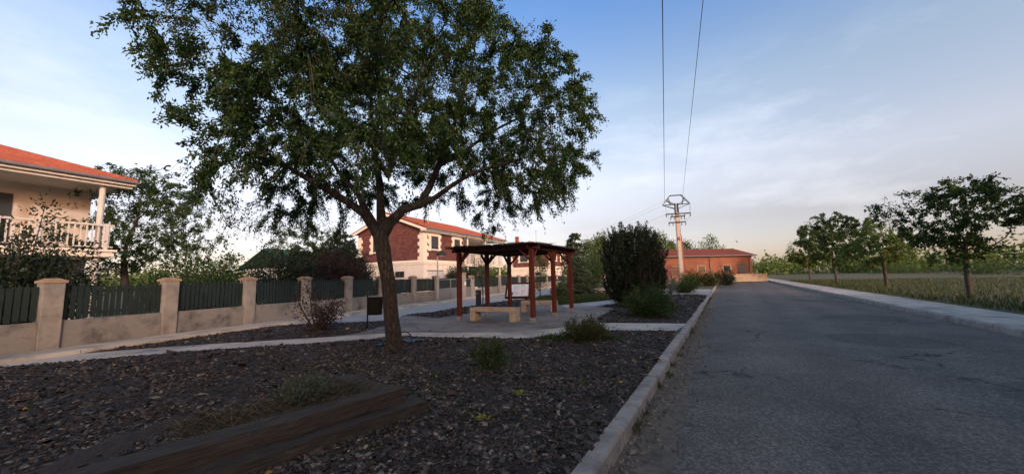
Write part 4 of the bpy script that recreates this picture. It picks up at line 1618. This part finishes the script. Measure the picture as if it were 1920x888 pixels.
def quoin(m, axis, x, y, z0, z1, w1, w2, t, sgn=1, h=.30):
    """a toothed strip of blocks; axis 0 runs along x on the facade, 1 along y on the gable"""
    z = z0; k = 0
    while z < z1 - .05:
        w = w1 if k % 2 == 0 else w2
        zz = min(z + h, z1)
        if axis == 0: m.b2((x, y - t, z), (x + sgn * w, y - .001, zz - .004))
        else: m.b2((x - t, y, z), (x - .001, y + sgn * w, zz - .004))
        z += h; k += 1


def house(origin, rz, label, name='brick_house', L=13.6, Wd=7.6, chimney=None, antenna=None):
    root = empty(name, origin, rz)
    tag(root, label, 'house', 'brick houses along the street')
    ZC, ZE, ZR, OH = 2.75, 5.72, 7.32, .55
    XB = 6.1                       # where the balcony bay starts
    RB_ = 2.2                      # how far the bay is set back
    # ground floor
    m = MB(); m.b2((0, 0, 0), (XB, Wd, ZC)); m.b2((XB - .01, RB_, 0), (L, Wd - .01, ZC + .01)); m.build('ground_floor_wall', M['cream'], root)
    m = MB(); m.b2((-.06, -.06, ZC), (XB + .03, Wd + .06, ZC + .14)); m.b2((-.10, -.10, ZC + .14), (XB + .07, Wd + .10, ZC + .24)); m.b2((-.03, -.03, ZC + .24), (XB, Wd + .03, ZC + .36)); m.build('cornice', M['creamtrim'], root, bevel=.01)
    # upper floor brick with the gable
    m = MB()
    zt = lambda y: ZE + (ZR - ZE) * (1 - abs(y - Wd / 2) / (Wd / 2 + OH)) - .10
    pts = [(0, 0.0, ZC + .36), (0, Wd, ZC + .36), (0, Wd, zt(Wd)), (0, Wd / 2, zt(Wd / 2)), (0, 0, zt(0))]
    m.extrude(pts, (XB, 0, 0))
    m.build('upper_wall', M['brick'], root)
    m = MB(); m.b2((XB - .02, RB_, ZC + .02), (L, Wd - .02, ZE - .02)); m.build('bay_wall', M['cream'], root)
    # quoins
    m = MB()
    zq0, zq1 = ZC + .37, ZE - .28
    quoin(m, 1, 0, -.03, zq0, zq1, .62, .44, .03)
    quoin(m, 0, 0.0, 0, zq0, zq1, .44, .62, .03)
    m.build('corner_quoin', M['creamtrim'], root)
    m = MB()
    quoin(m, 1, 0, Wd + .03, zq0, zq1, .60, .44, .03, -1)
    m.build('corner_quoin', M['creamtrim'], root)
    m = MB(); m.b2((-.028, -.028, ZE - .28), (XB, -.001, ZE - .02)); m.build('frieze', M['creamtrim'], root)

    def window(axis, a, b_, z0, z1, nm='window', surround=.26, shut=.0, wall_off=0.0):
        """a..b along the wall; axis 0 facade (y = wall_off), 1 gable (x = 0)"""
        def bx(m, p0, p1, d0, d1, q0, q1):
            if axis == 0: m.b2((p0, wall_off - d1, q0), (p1, wall_off - d0, q1))
            else: m.b2((wall_off - d1, p0, q0), (wall_off - d0, p1, q1))
        m = MB(); t = .05
        for (p0, p1, q0, q1) in ((a, b_, z0, z0 + t), (a, b_, z1 - t, z1), (a, a + t, z0 + t, z1 - t), (b_ - t, b_, z0 + t, z1 - t), ((a + b_) / 2 - t / 2, (a + b_) / 2 + t / 2, z0 + t, z1 - t)):
            bx(m, p0, p1, .002, .03, q0, q1)
        fr = m.build(nm, M['shutter'], root)
        m = MB(); bx(m, a + t, b_ - t, .003, .012, z0 + t, z1 - t); m.build('pane', M['glass'], fr)
        if shut > 0:
            m = MB()
            k = z1 - t
            while k > z1 - (z1 - z0) * shut:
                bx(m, a + .045, b_ - .045, .014, .027, k - .05, k - .006); k -= .052
            m.build('roller_shutter', M['shutter'], fr)
        if surround:
            m = MB()
            z = z0 - .16; k = 0
            while z < z1 + .3:
                w = surround if k % 2 else surround + .14
                zz = min(z + .29, z1 + .34)
                bx(m, a - w, a - .002, .001, .06, z, zz - .004); bx(m, b_ + .002, b_ + w, .001, .06, z, zz - .004)
                z += .29; k += 1
            bx(m, a - .001, b_ + .001, .001, .058, z1 + .001, z1 + .34)
            bx(m, a - .05, b_ + .05, .001, .12, z0 - .10, z0 - .001)
            m.build('surround', M['creamtrim'], fr)
        return fr

    window(0, .95, 1.95, 4.05, 5.18, shut=.75)
    window(0, 4.35, 5.30, 4.05, 5.18, shut=.6)
    window(1, 4.3, 5.7, 4.0, 5.18, shut=.5)
    window(1, 2.05, 3.05, 1.70, 2.22, surround=0, shut=0)
    window(0, 7.4, 8.4, 3.9, 5.1, surround=0, shut=.5, wall_off=RB_)
    window(0, 10.2, 11.6, 2.95, 5.1, 'balcony_door', surround=0, shut=.4, wall_off=RB_)
    # garage shutter and doors
    m = MB()
    k = 2.16
    while k > .1:
        m.b2((.55, -.02, k - .095), (2.6, -.003, k)); k -= .10
    gd = m.build('garage_door', M['white'], root)
    m = MB(); m.b2((.45, -.03, 2.17), (2.7, -.002, 2.26)); m.build('lintel', M['grey_metal'], gd)
    m = MB(); m.b2((4.6, -.03, .02), (5.55, -.003, 2.2)); m.build('door', M['shutter'], root)
    m = MB(); m.b2((7.6, RB_ - .03, .02), (8.9, RB_ - .003, 2.2)); m.build('door', M['shutter'], root)
    window(0, 10.0, 11.8, .9, 2.2, surround=0, shut=.3, wall_off=RB_)
    # balcony
    m = MB(); m.b2((XB + .12, -.35, ZC - .10), (L + .1, RB_ - .005, ZC + .10)); m.b2((XB + .12, -.42, ZC + .101), (L + .16, RB_ - .005, ZC + .19)); bl = m.build('balcony', M['creamtrim'], root, bevel=.01)
    m = MB()
    m.b2((XB + .15, -.33, ZC + 1.10), (L + .05, -.25, ZC + 1.17)); m.b2((XB + .15, -.32, ZC + .27), (L + .05, -.26, ZC + .31))
    x = XB + .2
    while x < L:
        m.b2((x, -.30, ZC + .311), (x + .045, -.28, ZC + 1.099)); x += .15
    for x in (XB + .5, 8.3, 10.1, 11.8, L - .15):
        m.b2((x - .05, -.34, ZC + .192), (x + .05, -.24, ZC + 1.2))
    m.build('railing', M['white'], bl)
    for x in (XB + .5, 10.1, 13.3):
        m = MB(); m.lathe([(.12, .0), (.11, .05), (.10, ZC - .11)], (x, -.05, 0), 12); m.lathe([(.10, ZC + .20), (.09, ZE - .05)], (x, -.05, 0), 12)
        m.build('column', M['white'], root, smooth=False)
    # roof: slopes, hip end, soffit
    m = MB()
    xe0, xe1 = -OH * .8, L + OH
    ey0, ey1 = -OH, Wd + OH
    rid0, rid1 = (xe0, Wd / 2, ZR), (L - 3.2, Wd / 2, ZR)
    corr_slope(m, (xe0, ey0, ZE), (xe1, ey0, ZE), rid0, rid1)
    corr_slope(m, (xe1, ey1, ZE), (xe0, ey1, ZE), rid1, rid0)
    corr_slope(m, (xe1, ey0, ZE), (xe1, ey1, ZE), rid1, rid1)
    m.tube([rid0, rid1], .10, 8); m.tube([rid1, (xe1, ey0, ZE + .03)], .09, 8); m.tube([rid1, (xe1, ey1, ZE + .03)], .09, 8)
    rf = m.build('roof', M['roof'], root, smooth=False)
    m = MB()
    m.b2((xe0 + .02, ey0 + .04, ZE - .17), (xe1 - .04, .0, ZE - .06)); m.b2((xe0 + .02, ey0 + .20, ZE - .27), (xe1 - .1, -.03, ZE - .171))
    m.b2((XB, .001, ZE - .17), (xe1 - .04, Wd, ZE - .06))
    m.build('soffit', M['white'], rf, bevel=.008)
    m = MB(); m.tube([(xe0 + .1, ey0 - .05, ZE - .03), (xe1, ey0 - .05, ZE - .03)], .06, 8); m.tube([(XB - .25, ey0 - .03, ZE - .06), (XB - .25, -.08, ZE - .5), (XB - .25, -.08, .1)], .045, 8)
    m.build('gutter', M['grey_metal'], rf)
    m = MB()                       # barge boards under the verge
    for (ya, yb) in ((ey0, Wd / 2), (ey1, Wd / 2)):
        m.bar((xe0 + .06, ya, ZE - .16), (xe0 + .06, yb, ZR - .16), .09, .20)
        m.bar((xe0 / 2, ya, ZE - .09), (xe0 / 2, yb, ZR - .09), abs(xe0) - .1, .05)
    m.build('verge_board', M['creamtrim'], rf)
    if chimney:
        x, y = chimney
        m = MB(); m.box((x, y, ZR + .25), (.5, .5, 1.3)); m.box((x, y, ZR + .93), (.62, .62, .07)); m.box((x, y, ZR + 1.05), (.42, .42, .18)); m.build('chimney', M['terracotta'], rf)
    if antenna:
        x, y, h = antenna
        m = MB(); m.tube([(x, y, ZR - .9), (x, y, ZR + h)], .025, 6)
        for k in range(4): m.tube([(x - .25 + .03 * k, y, ZR + h - .1 - .0 * k), (x + .25, y, ZR + h - .1)], .01, 4)
        for k in range(6): m.tube([(x - .25 + .1 * k, y - .16, ZR + h - .1), (x - .25 + .1 * k, y + .16, ZR + h - .1)], .008, 4)
        m.tube([(x, y - .2, ZR + h - .45), (x, y + .2, ZR + h - .45)], .01, 4)
        m.build('antenna', M['steel'], rf)
    return root


HD = Vector((.436, .90, 0)).normalized()
HRZ = math.atan2(HD.y, HD.x)
hA = Vector((-7.37, 30, 0))
house(hA, HRZ, 'two storey brick and cream house standing behind the driveway gate', chimney=None, antenna=(2.6, 1.6, 1.6))
hB = Vector((6.4, 58.7, 0))
house(hB, HRZ, 'second brick and cream house seen far behind the pergola', chimney=(.9, 6.6), antenna=(3.0, 3.9, 2.2))
hC = hA - HD * 31.5 + Vector((-.9, .43, 0)) * 1.0
house(hC, HRZ, 'near brick and cream house at the far left edge', antenna=(9, 1.6, 1.5))

# green roofed shed and the planting behind the left wall
q = wl(9.5, -13.5)
sh = empty('garden_shed', (q.x, q.y, 0), WRZ)
tag(sh, 'low shed with a green sheet metal roof behind the left hedge', 'shed')
m = MB(); m.b2((-3, -2.5, 0), (3, 2.5, 2.6)); m.build('wall', M['cream'], sh)
m = MB()
for sgn in (-1, 1):
    m.extrude([(-3.3, 2.9 * sgn, 2.5), (-3.3, 0, 4.0), (-3.3, 0, 4.08), (-3.3, 2.9 * sgn, 2.58)], (6.6, 0, 0))
m.build('roof', M['green_roof'], sh)
m = MB(); m.b2((-.6, -2.53, 0), (.6, -2.503, 2.1)); m.build('door', M['shutter'], sh)

hedge = [(ws(640) + 1.6, -1.6, 2.9, 2.8, 'plum', 'purple leaved garden shrub over the wall just left of the trunk'),
         (ws(645) - 1.2, -2.2, 3.4, 3.2, 'laurel', 'dark green garden shrub over the wall left of the purple shrub'),
         (-4.2, -2.0, 3.0, 3.2, 'shrub', 'mid green garden shrub over the long wall'),
         (-8.2, -2.4, 3.6, 3.4, 'laurel', 'tall dark garden shrub near the far left house'),
         (ws(705), -2.0, 1.9, 1.8, 'laurel', 'dark garden shrub over the wall right behind the trunk'),
         (ws(757), -1.2, 1.75, 1.5, 'olive', 'low olive garden shrub peeping over the fence under the slot window'),
         (ws(905), -2.2, 3.1, 3.0, 'laurel', 'dark garden shrub before the porch of the first house'),
         (ws(925), -1.6, 2.6, 3.0, 'shrub', 'green garden shrub over the fence right of the entrance gate'),
         (ws(958), -2.0, 2.0, 2.6, 'laurel', 'dark garden shrub before the second house')]
for (s, o_, h, w, mt_, lab) in hedge:
    q = wl(s, o_)
    shrub('garden_shrub', lab, (q.x, q.y, 0), h, w, M[mt_], int(4600 * h), .10, .055, 46, 'bush', up=.7, group='shrubs behind the garden walls')
for (px, yy, h, w, mt_, lab) in ((640, 21.5, 3.9, 3.2, 'laurel', 'tallest dark garden shrub just left of the first house'),
                                  (618, 19.5, 3.3, 2.8, 'plum', 'tall purple garden shrub in front of the green roofed shed')):
    q = at_y(px, 540, yy)
    shrub('garden_shrub', lab, (q.x, q.y, 0), h, w, M[mt_], 22000, .11, .06, 70, 'bush', up=.75, group='shrubs behind the garden walls')
q = at_y(629, 540, 24)
grown_tree('garden_tree', 'dense dark garden tree beside the gable of the first house', (q.x, q.y, 0), 5.0, 3.8, M['laurel'], 70, .12, .14, .10, n_attr=520, seed=4)
q = wl(5.0, -7.5)
grown_tree('garden_tree', 'thin leafed garden tree behind the purple shrub', (q.x, q.y, 0), 6.0, 4.2, M['shrub'], 26, .11, .33, .09, seed=1)
q = wl(-3.0, -9)
grown_tree('garden_tree', 'spreading garden tree behind the long wall on the left', (q.x, q.y, 0), 7.2, 6.4, M['shrub'], 34, .11, .3, .13, n_attr=620, seed=2)
q = at(596, 620)
shrub('plum_sapling', 'small purple leaved shrub by the street left of the litter bin', (q.x, q.y, 0), 1.85, 1.3, M['plum'], 1500, .075, .045, 18, 'bush', up=.6)

# ------------------------------------------------------------------ orange building, right of centre
bx0 = at_y(1238, 512, 53)
ob = empty('orange_building', (bx0.x, bx0.y, 0), math.radians(8))
ob.scale = (1.15, 1.15, 1.15)
tag(ob, 'long low orange building with a dull tiled roof', 'building')
m = MB(); m.b2((0, 0, .9), (13, 7, 3.45)); m.build('wall', M['orange'], ob)
m = MB(); m.b2((-.06, -.06, 0), (13.06, 7.06, .9)); m.build('stone_base', M['stone'], ob)
m = MB(); corr_slope(m, (-.4, -.45, 3.4), (13.4, -.45, 3.4), (-.4, 3.5, 4.5), (13.4, 3.5, 4.5), pitch=.4, amp=.04, rows=6)
corr_slope(m, (13.4, 7.45, 3.4), (-.4, 7.45, 3.4), (13.4, 3.5, 4.5), (-.4, 3.5, 4.5), pitch=.4, amp=.04, rows=6)
m.b2((-.35, -.40, 3.28), (13.35, 7.4, 3.39))
rf = m.build('roof', M['oldroof'], ob)
m = MB(); m.tube([(-.4, -.5, 3.36), (13.4, -.5, 3.36)], .07, 8)
for x in (.35, 6.9, 12.6): m.tube([(x, -.5, 3.3), (x, -.09, 2.95), (x, -.09, .1)], .05, 8)
m.build('gutter', M['grey_metal'], rf)
m = MB(); m.b2((10.9, -.04, .05), (12.0, -.062, 2.25)); m.build('door', M['shutter'], ob)
m = MB(); m.box((1.4, 2.2, 4.45), (.5, .5, .9)); m.build('chimney', M['dark_steel'], rf)
for x in (1.6, 5.2, 8.8):
    m = MB(); m.b2((x, -.03, 1.35), (x + 1.0, -.002, 2.05)); wv = m.build('window', M['glass'], ob)
    m = MB(); m.b2((x - .12, -.05, 1.22), (x + 1.12, -.003, 1.345)); m.b2((x - .12, -.05, 2.055), (x + 1.12, -.003, 2.2)); m.b2((x - .12, -.049, 1.346), (x - .003, -.003, 2.054)); m.b2((x + 1.003, -.049, 1.346), (x + 1.12, -.003, 2.054)); m.build('surround', M['stone'], wv)
    m = MB()
    for k in range(7): m.tube([(x + .08 + .14 * k, -.07, 1.3), (x + .08 + .14 * k, -.07, 2.1)], .012, 5)
    for z in (1.3, 2.1): m.tube([(x - .02, -.07, z), (x + 1.02, -.07, z)], .014, 5)
    m.build('bars', M['dark_steel'], wv)
# boundary wall before it
q = at_y(1240, 520, 50.5)
lw = empty('stone_wall', (q.x, q.y, 0), math.radians(8))
lw.scale = (1.17, 1.0, 1.1)
tag(lw, 'low pale stone wall in front of the orange building', 'wall')
m = MB(); m.b2((-1, 0, 0), (14, .3, .95)); m.build('masonry', M['stone'], lw, bevel=.02)
m = MB(); m.b2((-1.03, -.03, .951), (14.03, .33, 1.02)); m.build('coping', M['cap'], lw)

# entrance pillar with an orange cap and the low culvert
q = at_y(1134, 530, 55)
ep = empty('gatepost', (q.x, q.y, 0))
tag(ep, 'squat brick gatepost with an orange cap beyond the cross street', 'pillar')
m = MB(); m.box((0, 0, .72), (.95, .5, 1.44)); m.build('shaft', M['stone'], ep, bevel=.01)
m = MB(); m.box((0, 0, 1.50), (1.10, .65, .12)); m.box((0, 0, 1.60), (1.0, .55, .10), taper=.5); m.build('cap', M['roof'], ep)
q = at(1126, 551)
cu = empty('culvert', (q.x, q.y, 0), math.radians(-4))
tag(cu, 'low pale concrete culvert box with a dark grating', 'culvert')
m = MB(); m.b2((-.8, 0, 0), (.85, 1.2, .42)); m.build('box', M['path'], cu, bevel=.02)
m = MB()
for k in range(8): m.b2((-.25 + .115 * k, -.02, .06), (-.17 + .115 * k, -.002, .30))
m.build('grating', M['dark_steel'], cu)

# ------------------------------------------------------------------ utility pole and cables
UY = 48.0
ub = at_y(1277.5, 512, UY)
up_ = empty('utility_pole', (ub.x, ub.y, 0), math.radians(-6))
tag(up_, 'tall concrete utility pole with a steel crown and crossarms', 'utility pole')
m = MB()
HP = 9.6
m.box((0, 0, HP / 2), (.56, .44, HP), taper=.58)
m.build('shaft', M['pole_conc'], up_, bevel=.02)
m = MB()


def wid(z):
    return .31 * (1 - .42 * z / HP) + .03


for sx in (-1, 1):
    m.bar((sx * (wid(0) + .02), -.20, 0), (sx * (wid(HP) + .02), -.12, HP + 1.2), .05, .05)
    z = .4
    k = 0
    while z < HP + .9:
        m.bar((sx * (wid(z) + .02), -.21, z), (sx * (wid(z) - .03), .21, z + .28), .03, .03)
        z += .3
z = 1.0
while z < HP - .3:
    m.bar((-.13, -.25 + .012 * z, z), (.13, -.25 + .012 * z, z), .03, .03); z += .55
m.build('climbing_steel', M['steel'], up_)
m = MB()
zt0, zt1 = HP - .1, HP + 1.15
for sx in (-1, 1):
    for sy_ in (-1, 1):
        m.bar((sx * .19, sy_ * .14, zt0), (sx * .17, sy_ * .13, zt1), .08, .08)
    k = zt0
    while k < zt1 - .2:
        m.bar((-.18 * sx, -.14, k), (.18 * sx, -.14, k + .25), .05, .05); k += .25
m.build('mast_lattice', M['dark_steel'], up_)
m = MB()                       # crown: lower ring of struts and an arched upper frame
zc = HP + 1.0
lp_, rp_ = Vector((-1.75, 0, zc - .02)), Vector((1.75, 0, zc + .05))
tl_, tr_ = Vector((-.72, 0, zc + 1.25)), Vector((.72, 0, zc + 1.28))
for y in (-.18, .18):
    o_ = Vector((0, y, 0))
    for a, b_ in ((lp_, tl_), (tl_, tr_), (tr_, rp_), (lp_, Vector((-.19, 0, zc - .55))), (rp_, Vector((.19, 0, zc - .55))), (lp_, Vector((-.19, 0, zc + .02))), (rp_, Vector((.19, 0, zc + .02))),
                  (Vector((-1.0, 0, zc + .88)), Vector((-.75, 0, zc + .02))), (Vector((1.0, 0, zc + .88)), Vector((.75, 0, zc + .02))), (Vector((-1.25, 0, zc + .55)), Vector((-.19, 0, zc + .02))), (Vector((1.25, 0, zc + .55)), Vector((.19, 0, zc + .02)))):
        m.bar(a + o_ * (1 if abs(a.x) < 1.6 else .3), b_ + o_, .062, .062)
for t in np.linspace(0, 1, 8):
    a = tl_.lerp(tr_, t); m.bar(a + Vector((0, -.18, 0)), a + Vector((0, .18, 0)), .07, .07)
    for q0, q1 in ((lp_, tl_), (rp_, tr_)):
        a = q0.lerp(q1, t); m.bar(a + Vector((0, -.18 * (.3 + .7 * t), 0)), a + Vector((0, .18 * (.3 + .7 * t), 0)), .045, .045)
m.build('crown_frame', M['dark_steel'], up_)
for (z, w, xo) in ((HP - .30, 3.2, .1), (HP - .65, 1.8, .0), (HP - 1.45, 2.2, -.1)):
    m = MB(); m.bar((xo - w / 2, -.24, z), (xo + w / 2, -.24, z + .06), .14, .14); ar = m.build('crossarm', M['dark_steel'], up_)
    for f in (-.48, -.25, .25, .48):
        x = xo + f * w
        m = MB(); m.lathe([(.03, -.06), (.07, -.10), (.04, -.16), (.07, -.22), (.04, -.28), (.06, -.36), (.03, -.42)], (x, -.24, z), 8)
        m.build('insulator', M['ceramic'], ar)
m = MB(); m.tube([(wid(0) + .14, -.1, .2), (wid(6.5) + .10, -.1, 6.2), (wid(7) + .02, -.1, 6.6)], .06, 8); m.build('conduit', M['redpipe'], up_)
m = MB(); m.box((0, -.25, 6.0), (.30, .06, .42)); m.build('warning_plate', M['redpipe'], up_)
bpy.context.view_layer.update()
UM = Matrix.Translation((ub.x, ub.y, 0)) @ Matrix.Rotation(math.radians(-6), 4, 'Z')


def cable(label, a, b_, sag, r=.014, n=40):
    a, b_ = Vector(a), Vector(b_)
    m = MB()
    m.tube([a.lerp(b_, t) + Vector((0, 0, -sag * 4 * t * (1 - t))) for t in np.linspace(0, 1, n)], r, 5)
    o = m.build('power_cable', M['cable'])
    tag(o, label, 'cable', 'cables on the utility pole')
    return o


cw = [UM @ Vector(v) for v in ((-1.45, 0, HP + 1.45), (.95, 0, HP + 2.2), (-1.75, 0, HP + .95), (-1.2, 0, HP + 1.75), (-1.45, -.24, HP - .3))]
# the two that come over the camera
t1 = at(1242, 0, 10.2)
e1 = Vector(cw[0]) + (Vector(t1) - Vector(cw[0])) * 1.9
cable('thick cable passing high overhead, straight above the pole', cw[0], e1, 0.0, .017)
t2 = at(1293, 243, 11.2)
e2 = Vector(cw[1]) + (Vector(t2) - Vector(cw[1])) * 2.6
cable('thin cable rising to the right edge from the pole crown', cw[1], e2, 0.0, .013)
# three to the left, towards the next pole
farp = at_y(1066, 450, 118)
fp_ = empty('utility_pole', (farp.x, farp.y, 0), math.radians(20))
tag(fp_, 'distant utility pole behind the conifer tip', 'utility pole')
zf = farp.z
m = MB(); m.box((0, 0, zf / 2), (.5, .4, zf), taper=.6); m.build('shaft', M['pole_conc'], fp_)
m = MB(); m.bar((-1.5, 0, zf - .2), (1.5, 0, zf - .2), .1, .1); m.build('crossarm', M['dark_steel'], fp_)
for k, (c, lab) in enumerate(zip(cw[2:], ('middle cable of three sloping left from the pole', 'topmost cable of three sloping left from the pole', 'lowest cable of three sloping left from the pole'))):
    cable(lab, c, (farp.x - 1 + k, farp.y, zf - .1 + (.6 if k == 1 else (-.8 if k == 2 else 0))), .9, .010)
# slack jumper loops at the pole head
m = MB()
for (x0, x1, z0, z1) in ((-1.45, -.9, HP + .9, HP - .3), (1.6, .9, HP + .9, HP - 1.3), (1.75, .85, HP + 1.0, HP - .5), (-1.2, -.5, HP - .4, HP - 1.4)):
    pts = []
    for t in np.linspace(0, 1, 12):
        pts.append((x0 + (x1 - x0) * t + .3 * math.sin(PI * t) * (1 if x0 > 0 else -.4), -.22, z0 + (z1 - z0) * t - .35 * math.sin(PI * t)))
    m.tube(pts, .014, 4)
m.build('jumper_wires', M['cable'], up_)

# ------------------------------------------------------------------ beyond the picture's edges: across the road
r_ = random.Random(9)
for k, (al, ac, h, w, mt_, lab) in enumerate([
        (22, 10.5, 6.0, 4.8, 'elm', 'leafy street tree nearest across the road'),
        (33, 10.8, 5.0, 3.8, 'poplar', 'pale street tree second across the road'),
        (44, 10.4, 7.4, 5.6, 'shrub', 'leafy street tree third across the road'),
        (58, 10.6, 5.8, 4.2, 'poplar', 'pale street tree farthest across the road')]):
    x, y, _ = kp(al, ac, 0)
    grown_tree('street_tree', lab, (x, y, 0), h, w, M[mt_], 30, .10 + .002 * al, .32, .10, n_attr=480, group='street trees across the road', seed=k * 1.7)
X, Y = [], []
for _ in range(30000):
    al = r_.uniform(2, 60); ac = ROADW + 2.1 + r_.random() ** 1.5 * 32
    x, y, _z = kp(al, ac, 0); X.append(x); Y.append(y)
tag(blades('verge_grass', np.array(X), np.array(Y), 0.0, .24, .03, M['grass'], .45), 'rough green grass on the verge across the road', 'grass', kind='stuff')
# unseen building across the road, added behind the camera to shade the park
lx = kp(15, ROADW + 5.0, 0)
lbd = empty('added_shade_building', lx, math.atan2(KD.y, KD.x) + PI)
tag(lbd, 'unseen long brick building added behind the camera to shade the park', 'building')
m = MB(); m.b2((0, 0, 0), (62, 8, 6.2)); m.build('wall', M['brick'], lbd)
m = MB(); corr_slope(m, (-.4, -.5, 6.1), (62.4, -.5, 6.1), (-.4, 4, 7.7), (62.4, 4, 7.7), pitch=.4, rows=4); corr_slope(m, (62.4, 8.5, 6.1), (-.4, 8.5, 6.1), (62.4, 4, 7.7), (-.4, 4, 7.7), pitch=.4, rows=4)
for x in (-.02, 61.92): m.extrude([(x, 0, 6.2), (x, 8, 6.2), (x, 4, 7.6)], (.1, 0, 0))
m.build('roof', M['roof'], lbd)
for k in range(14):
    for z in (.9, 3.9):
        m = MB(); m.b2((2 + k * 4.3, -.04, z), (3.4 + k * 4.3, -.003, z + 1.3)); m.build('window', M['glass'], lbd)
X, Y = [], []
for _ in range(46):
    al = r_.uniform(-.5, 26); x, y, _z = kp(al, .17 + abs(r_.gauss(0, .03)), 0)
    for _k in range(r_.randint(6, 22)):
        X.append(x + r_.gauss(0, .035)); Y.append(y + r_.gauss(0, .035))
tag(blades('kerb_weeds', np.array(X), np.array(Y), -.112, .10, .012, M['grass'], .6), 'thin green weeds growing at the foot of the roadside kerb', 'weeds', kind='stuff')
for k, (px, yy, h, w, mt_, lab) in enumerate(((1300, 40.5, 2.0, 2.6, 'shrub', 'green shrub before the orange wall right of the pole'),
                                              (1332, 40, 1.7, 2.4, 'olive', 'olive shrub before the orange wall'),
                                              (1362, 40, 2.3, 2.4, 'laurel', 'dark shrub at the right end of the orange wall'))):
    q = at_y(px, 540, yy)
    shrub('wall_shrub', lab, (q.x, q.y, 0), h, w, M[mt_], 3600, .13, .07, 36, 'bush', up=.6)
P, D = [], []
for k in range(120):                       # a rough hedgerow across the field
    al = 20 + k * 1.25; ac = ROADW + 34 + 3 * math.sin(k * .21) + r_.uniform(-1.2, 1.2)
    cx, cy, _z = kp(al, ac, 0)
    hh = r_.uniform(.9, 2.6); m_ = 150
    P.append(np.stack([cx + RNG.normal(0, .8, m_), cy + RNG.normal(0, .8, m_), np.abs(RNG.normal(.45, .28, m_)) * hh], -1)); D.append(RNG.normal(0, 1, (m_, 3)))
tag(leaves('hedgerow', np.concatenate(P), np.concatenate(D), .26, .15, M['shrub']), 'rough uneven hedgerow across the field on the right', 'hedgerow', kind='stuff')
# a far belt of trees on the horizon: one mass
P, D = [], []
for k in range(210):
    ang = r_.uniform(-1.05, 1.12)
    dist = r_.uniform(150, 210)
    cx, cy = dist * math.sin(ang), dist * math.cos(ang)
    hh = r_.uniform(4.0, 8.5)
    m_ = 150
    pos = np.stack([cx + RNG.normal(0, 3.4, m_), cy + RNG.normal(0, 3.4, m_), np.abs(RNG.normal(.5, .27, m_)) * hh], -1)
    P.append(pos); D.append(RNG.normal(0, 1, (m_, 3)))
tag(leaves('far_woods', np.concatenate(P), np.concatenate(D), 1.3, .9, M['poplar']), 'distant belt of trees along the horizon', 'woods', kind='stuff')
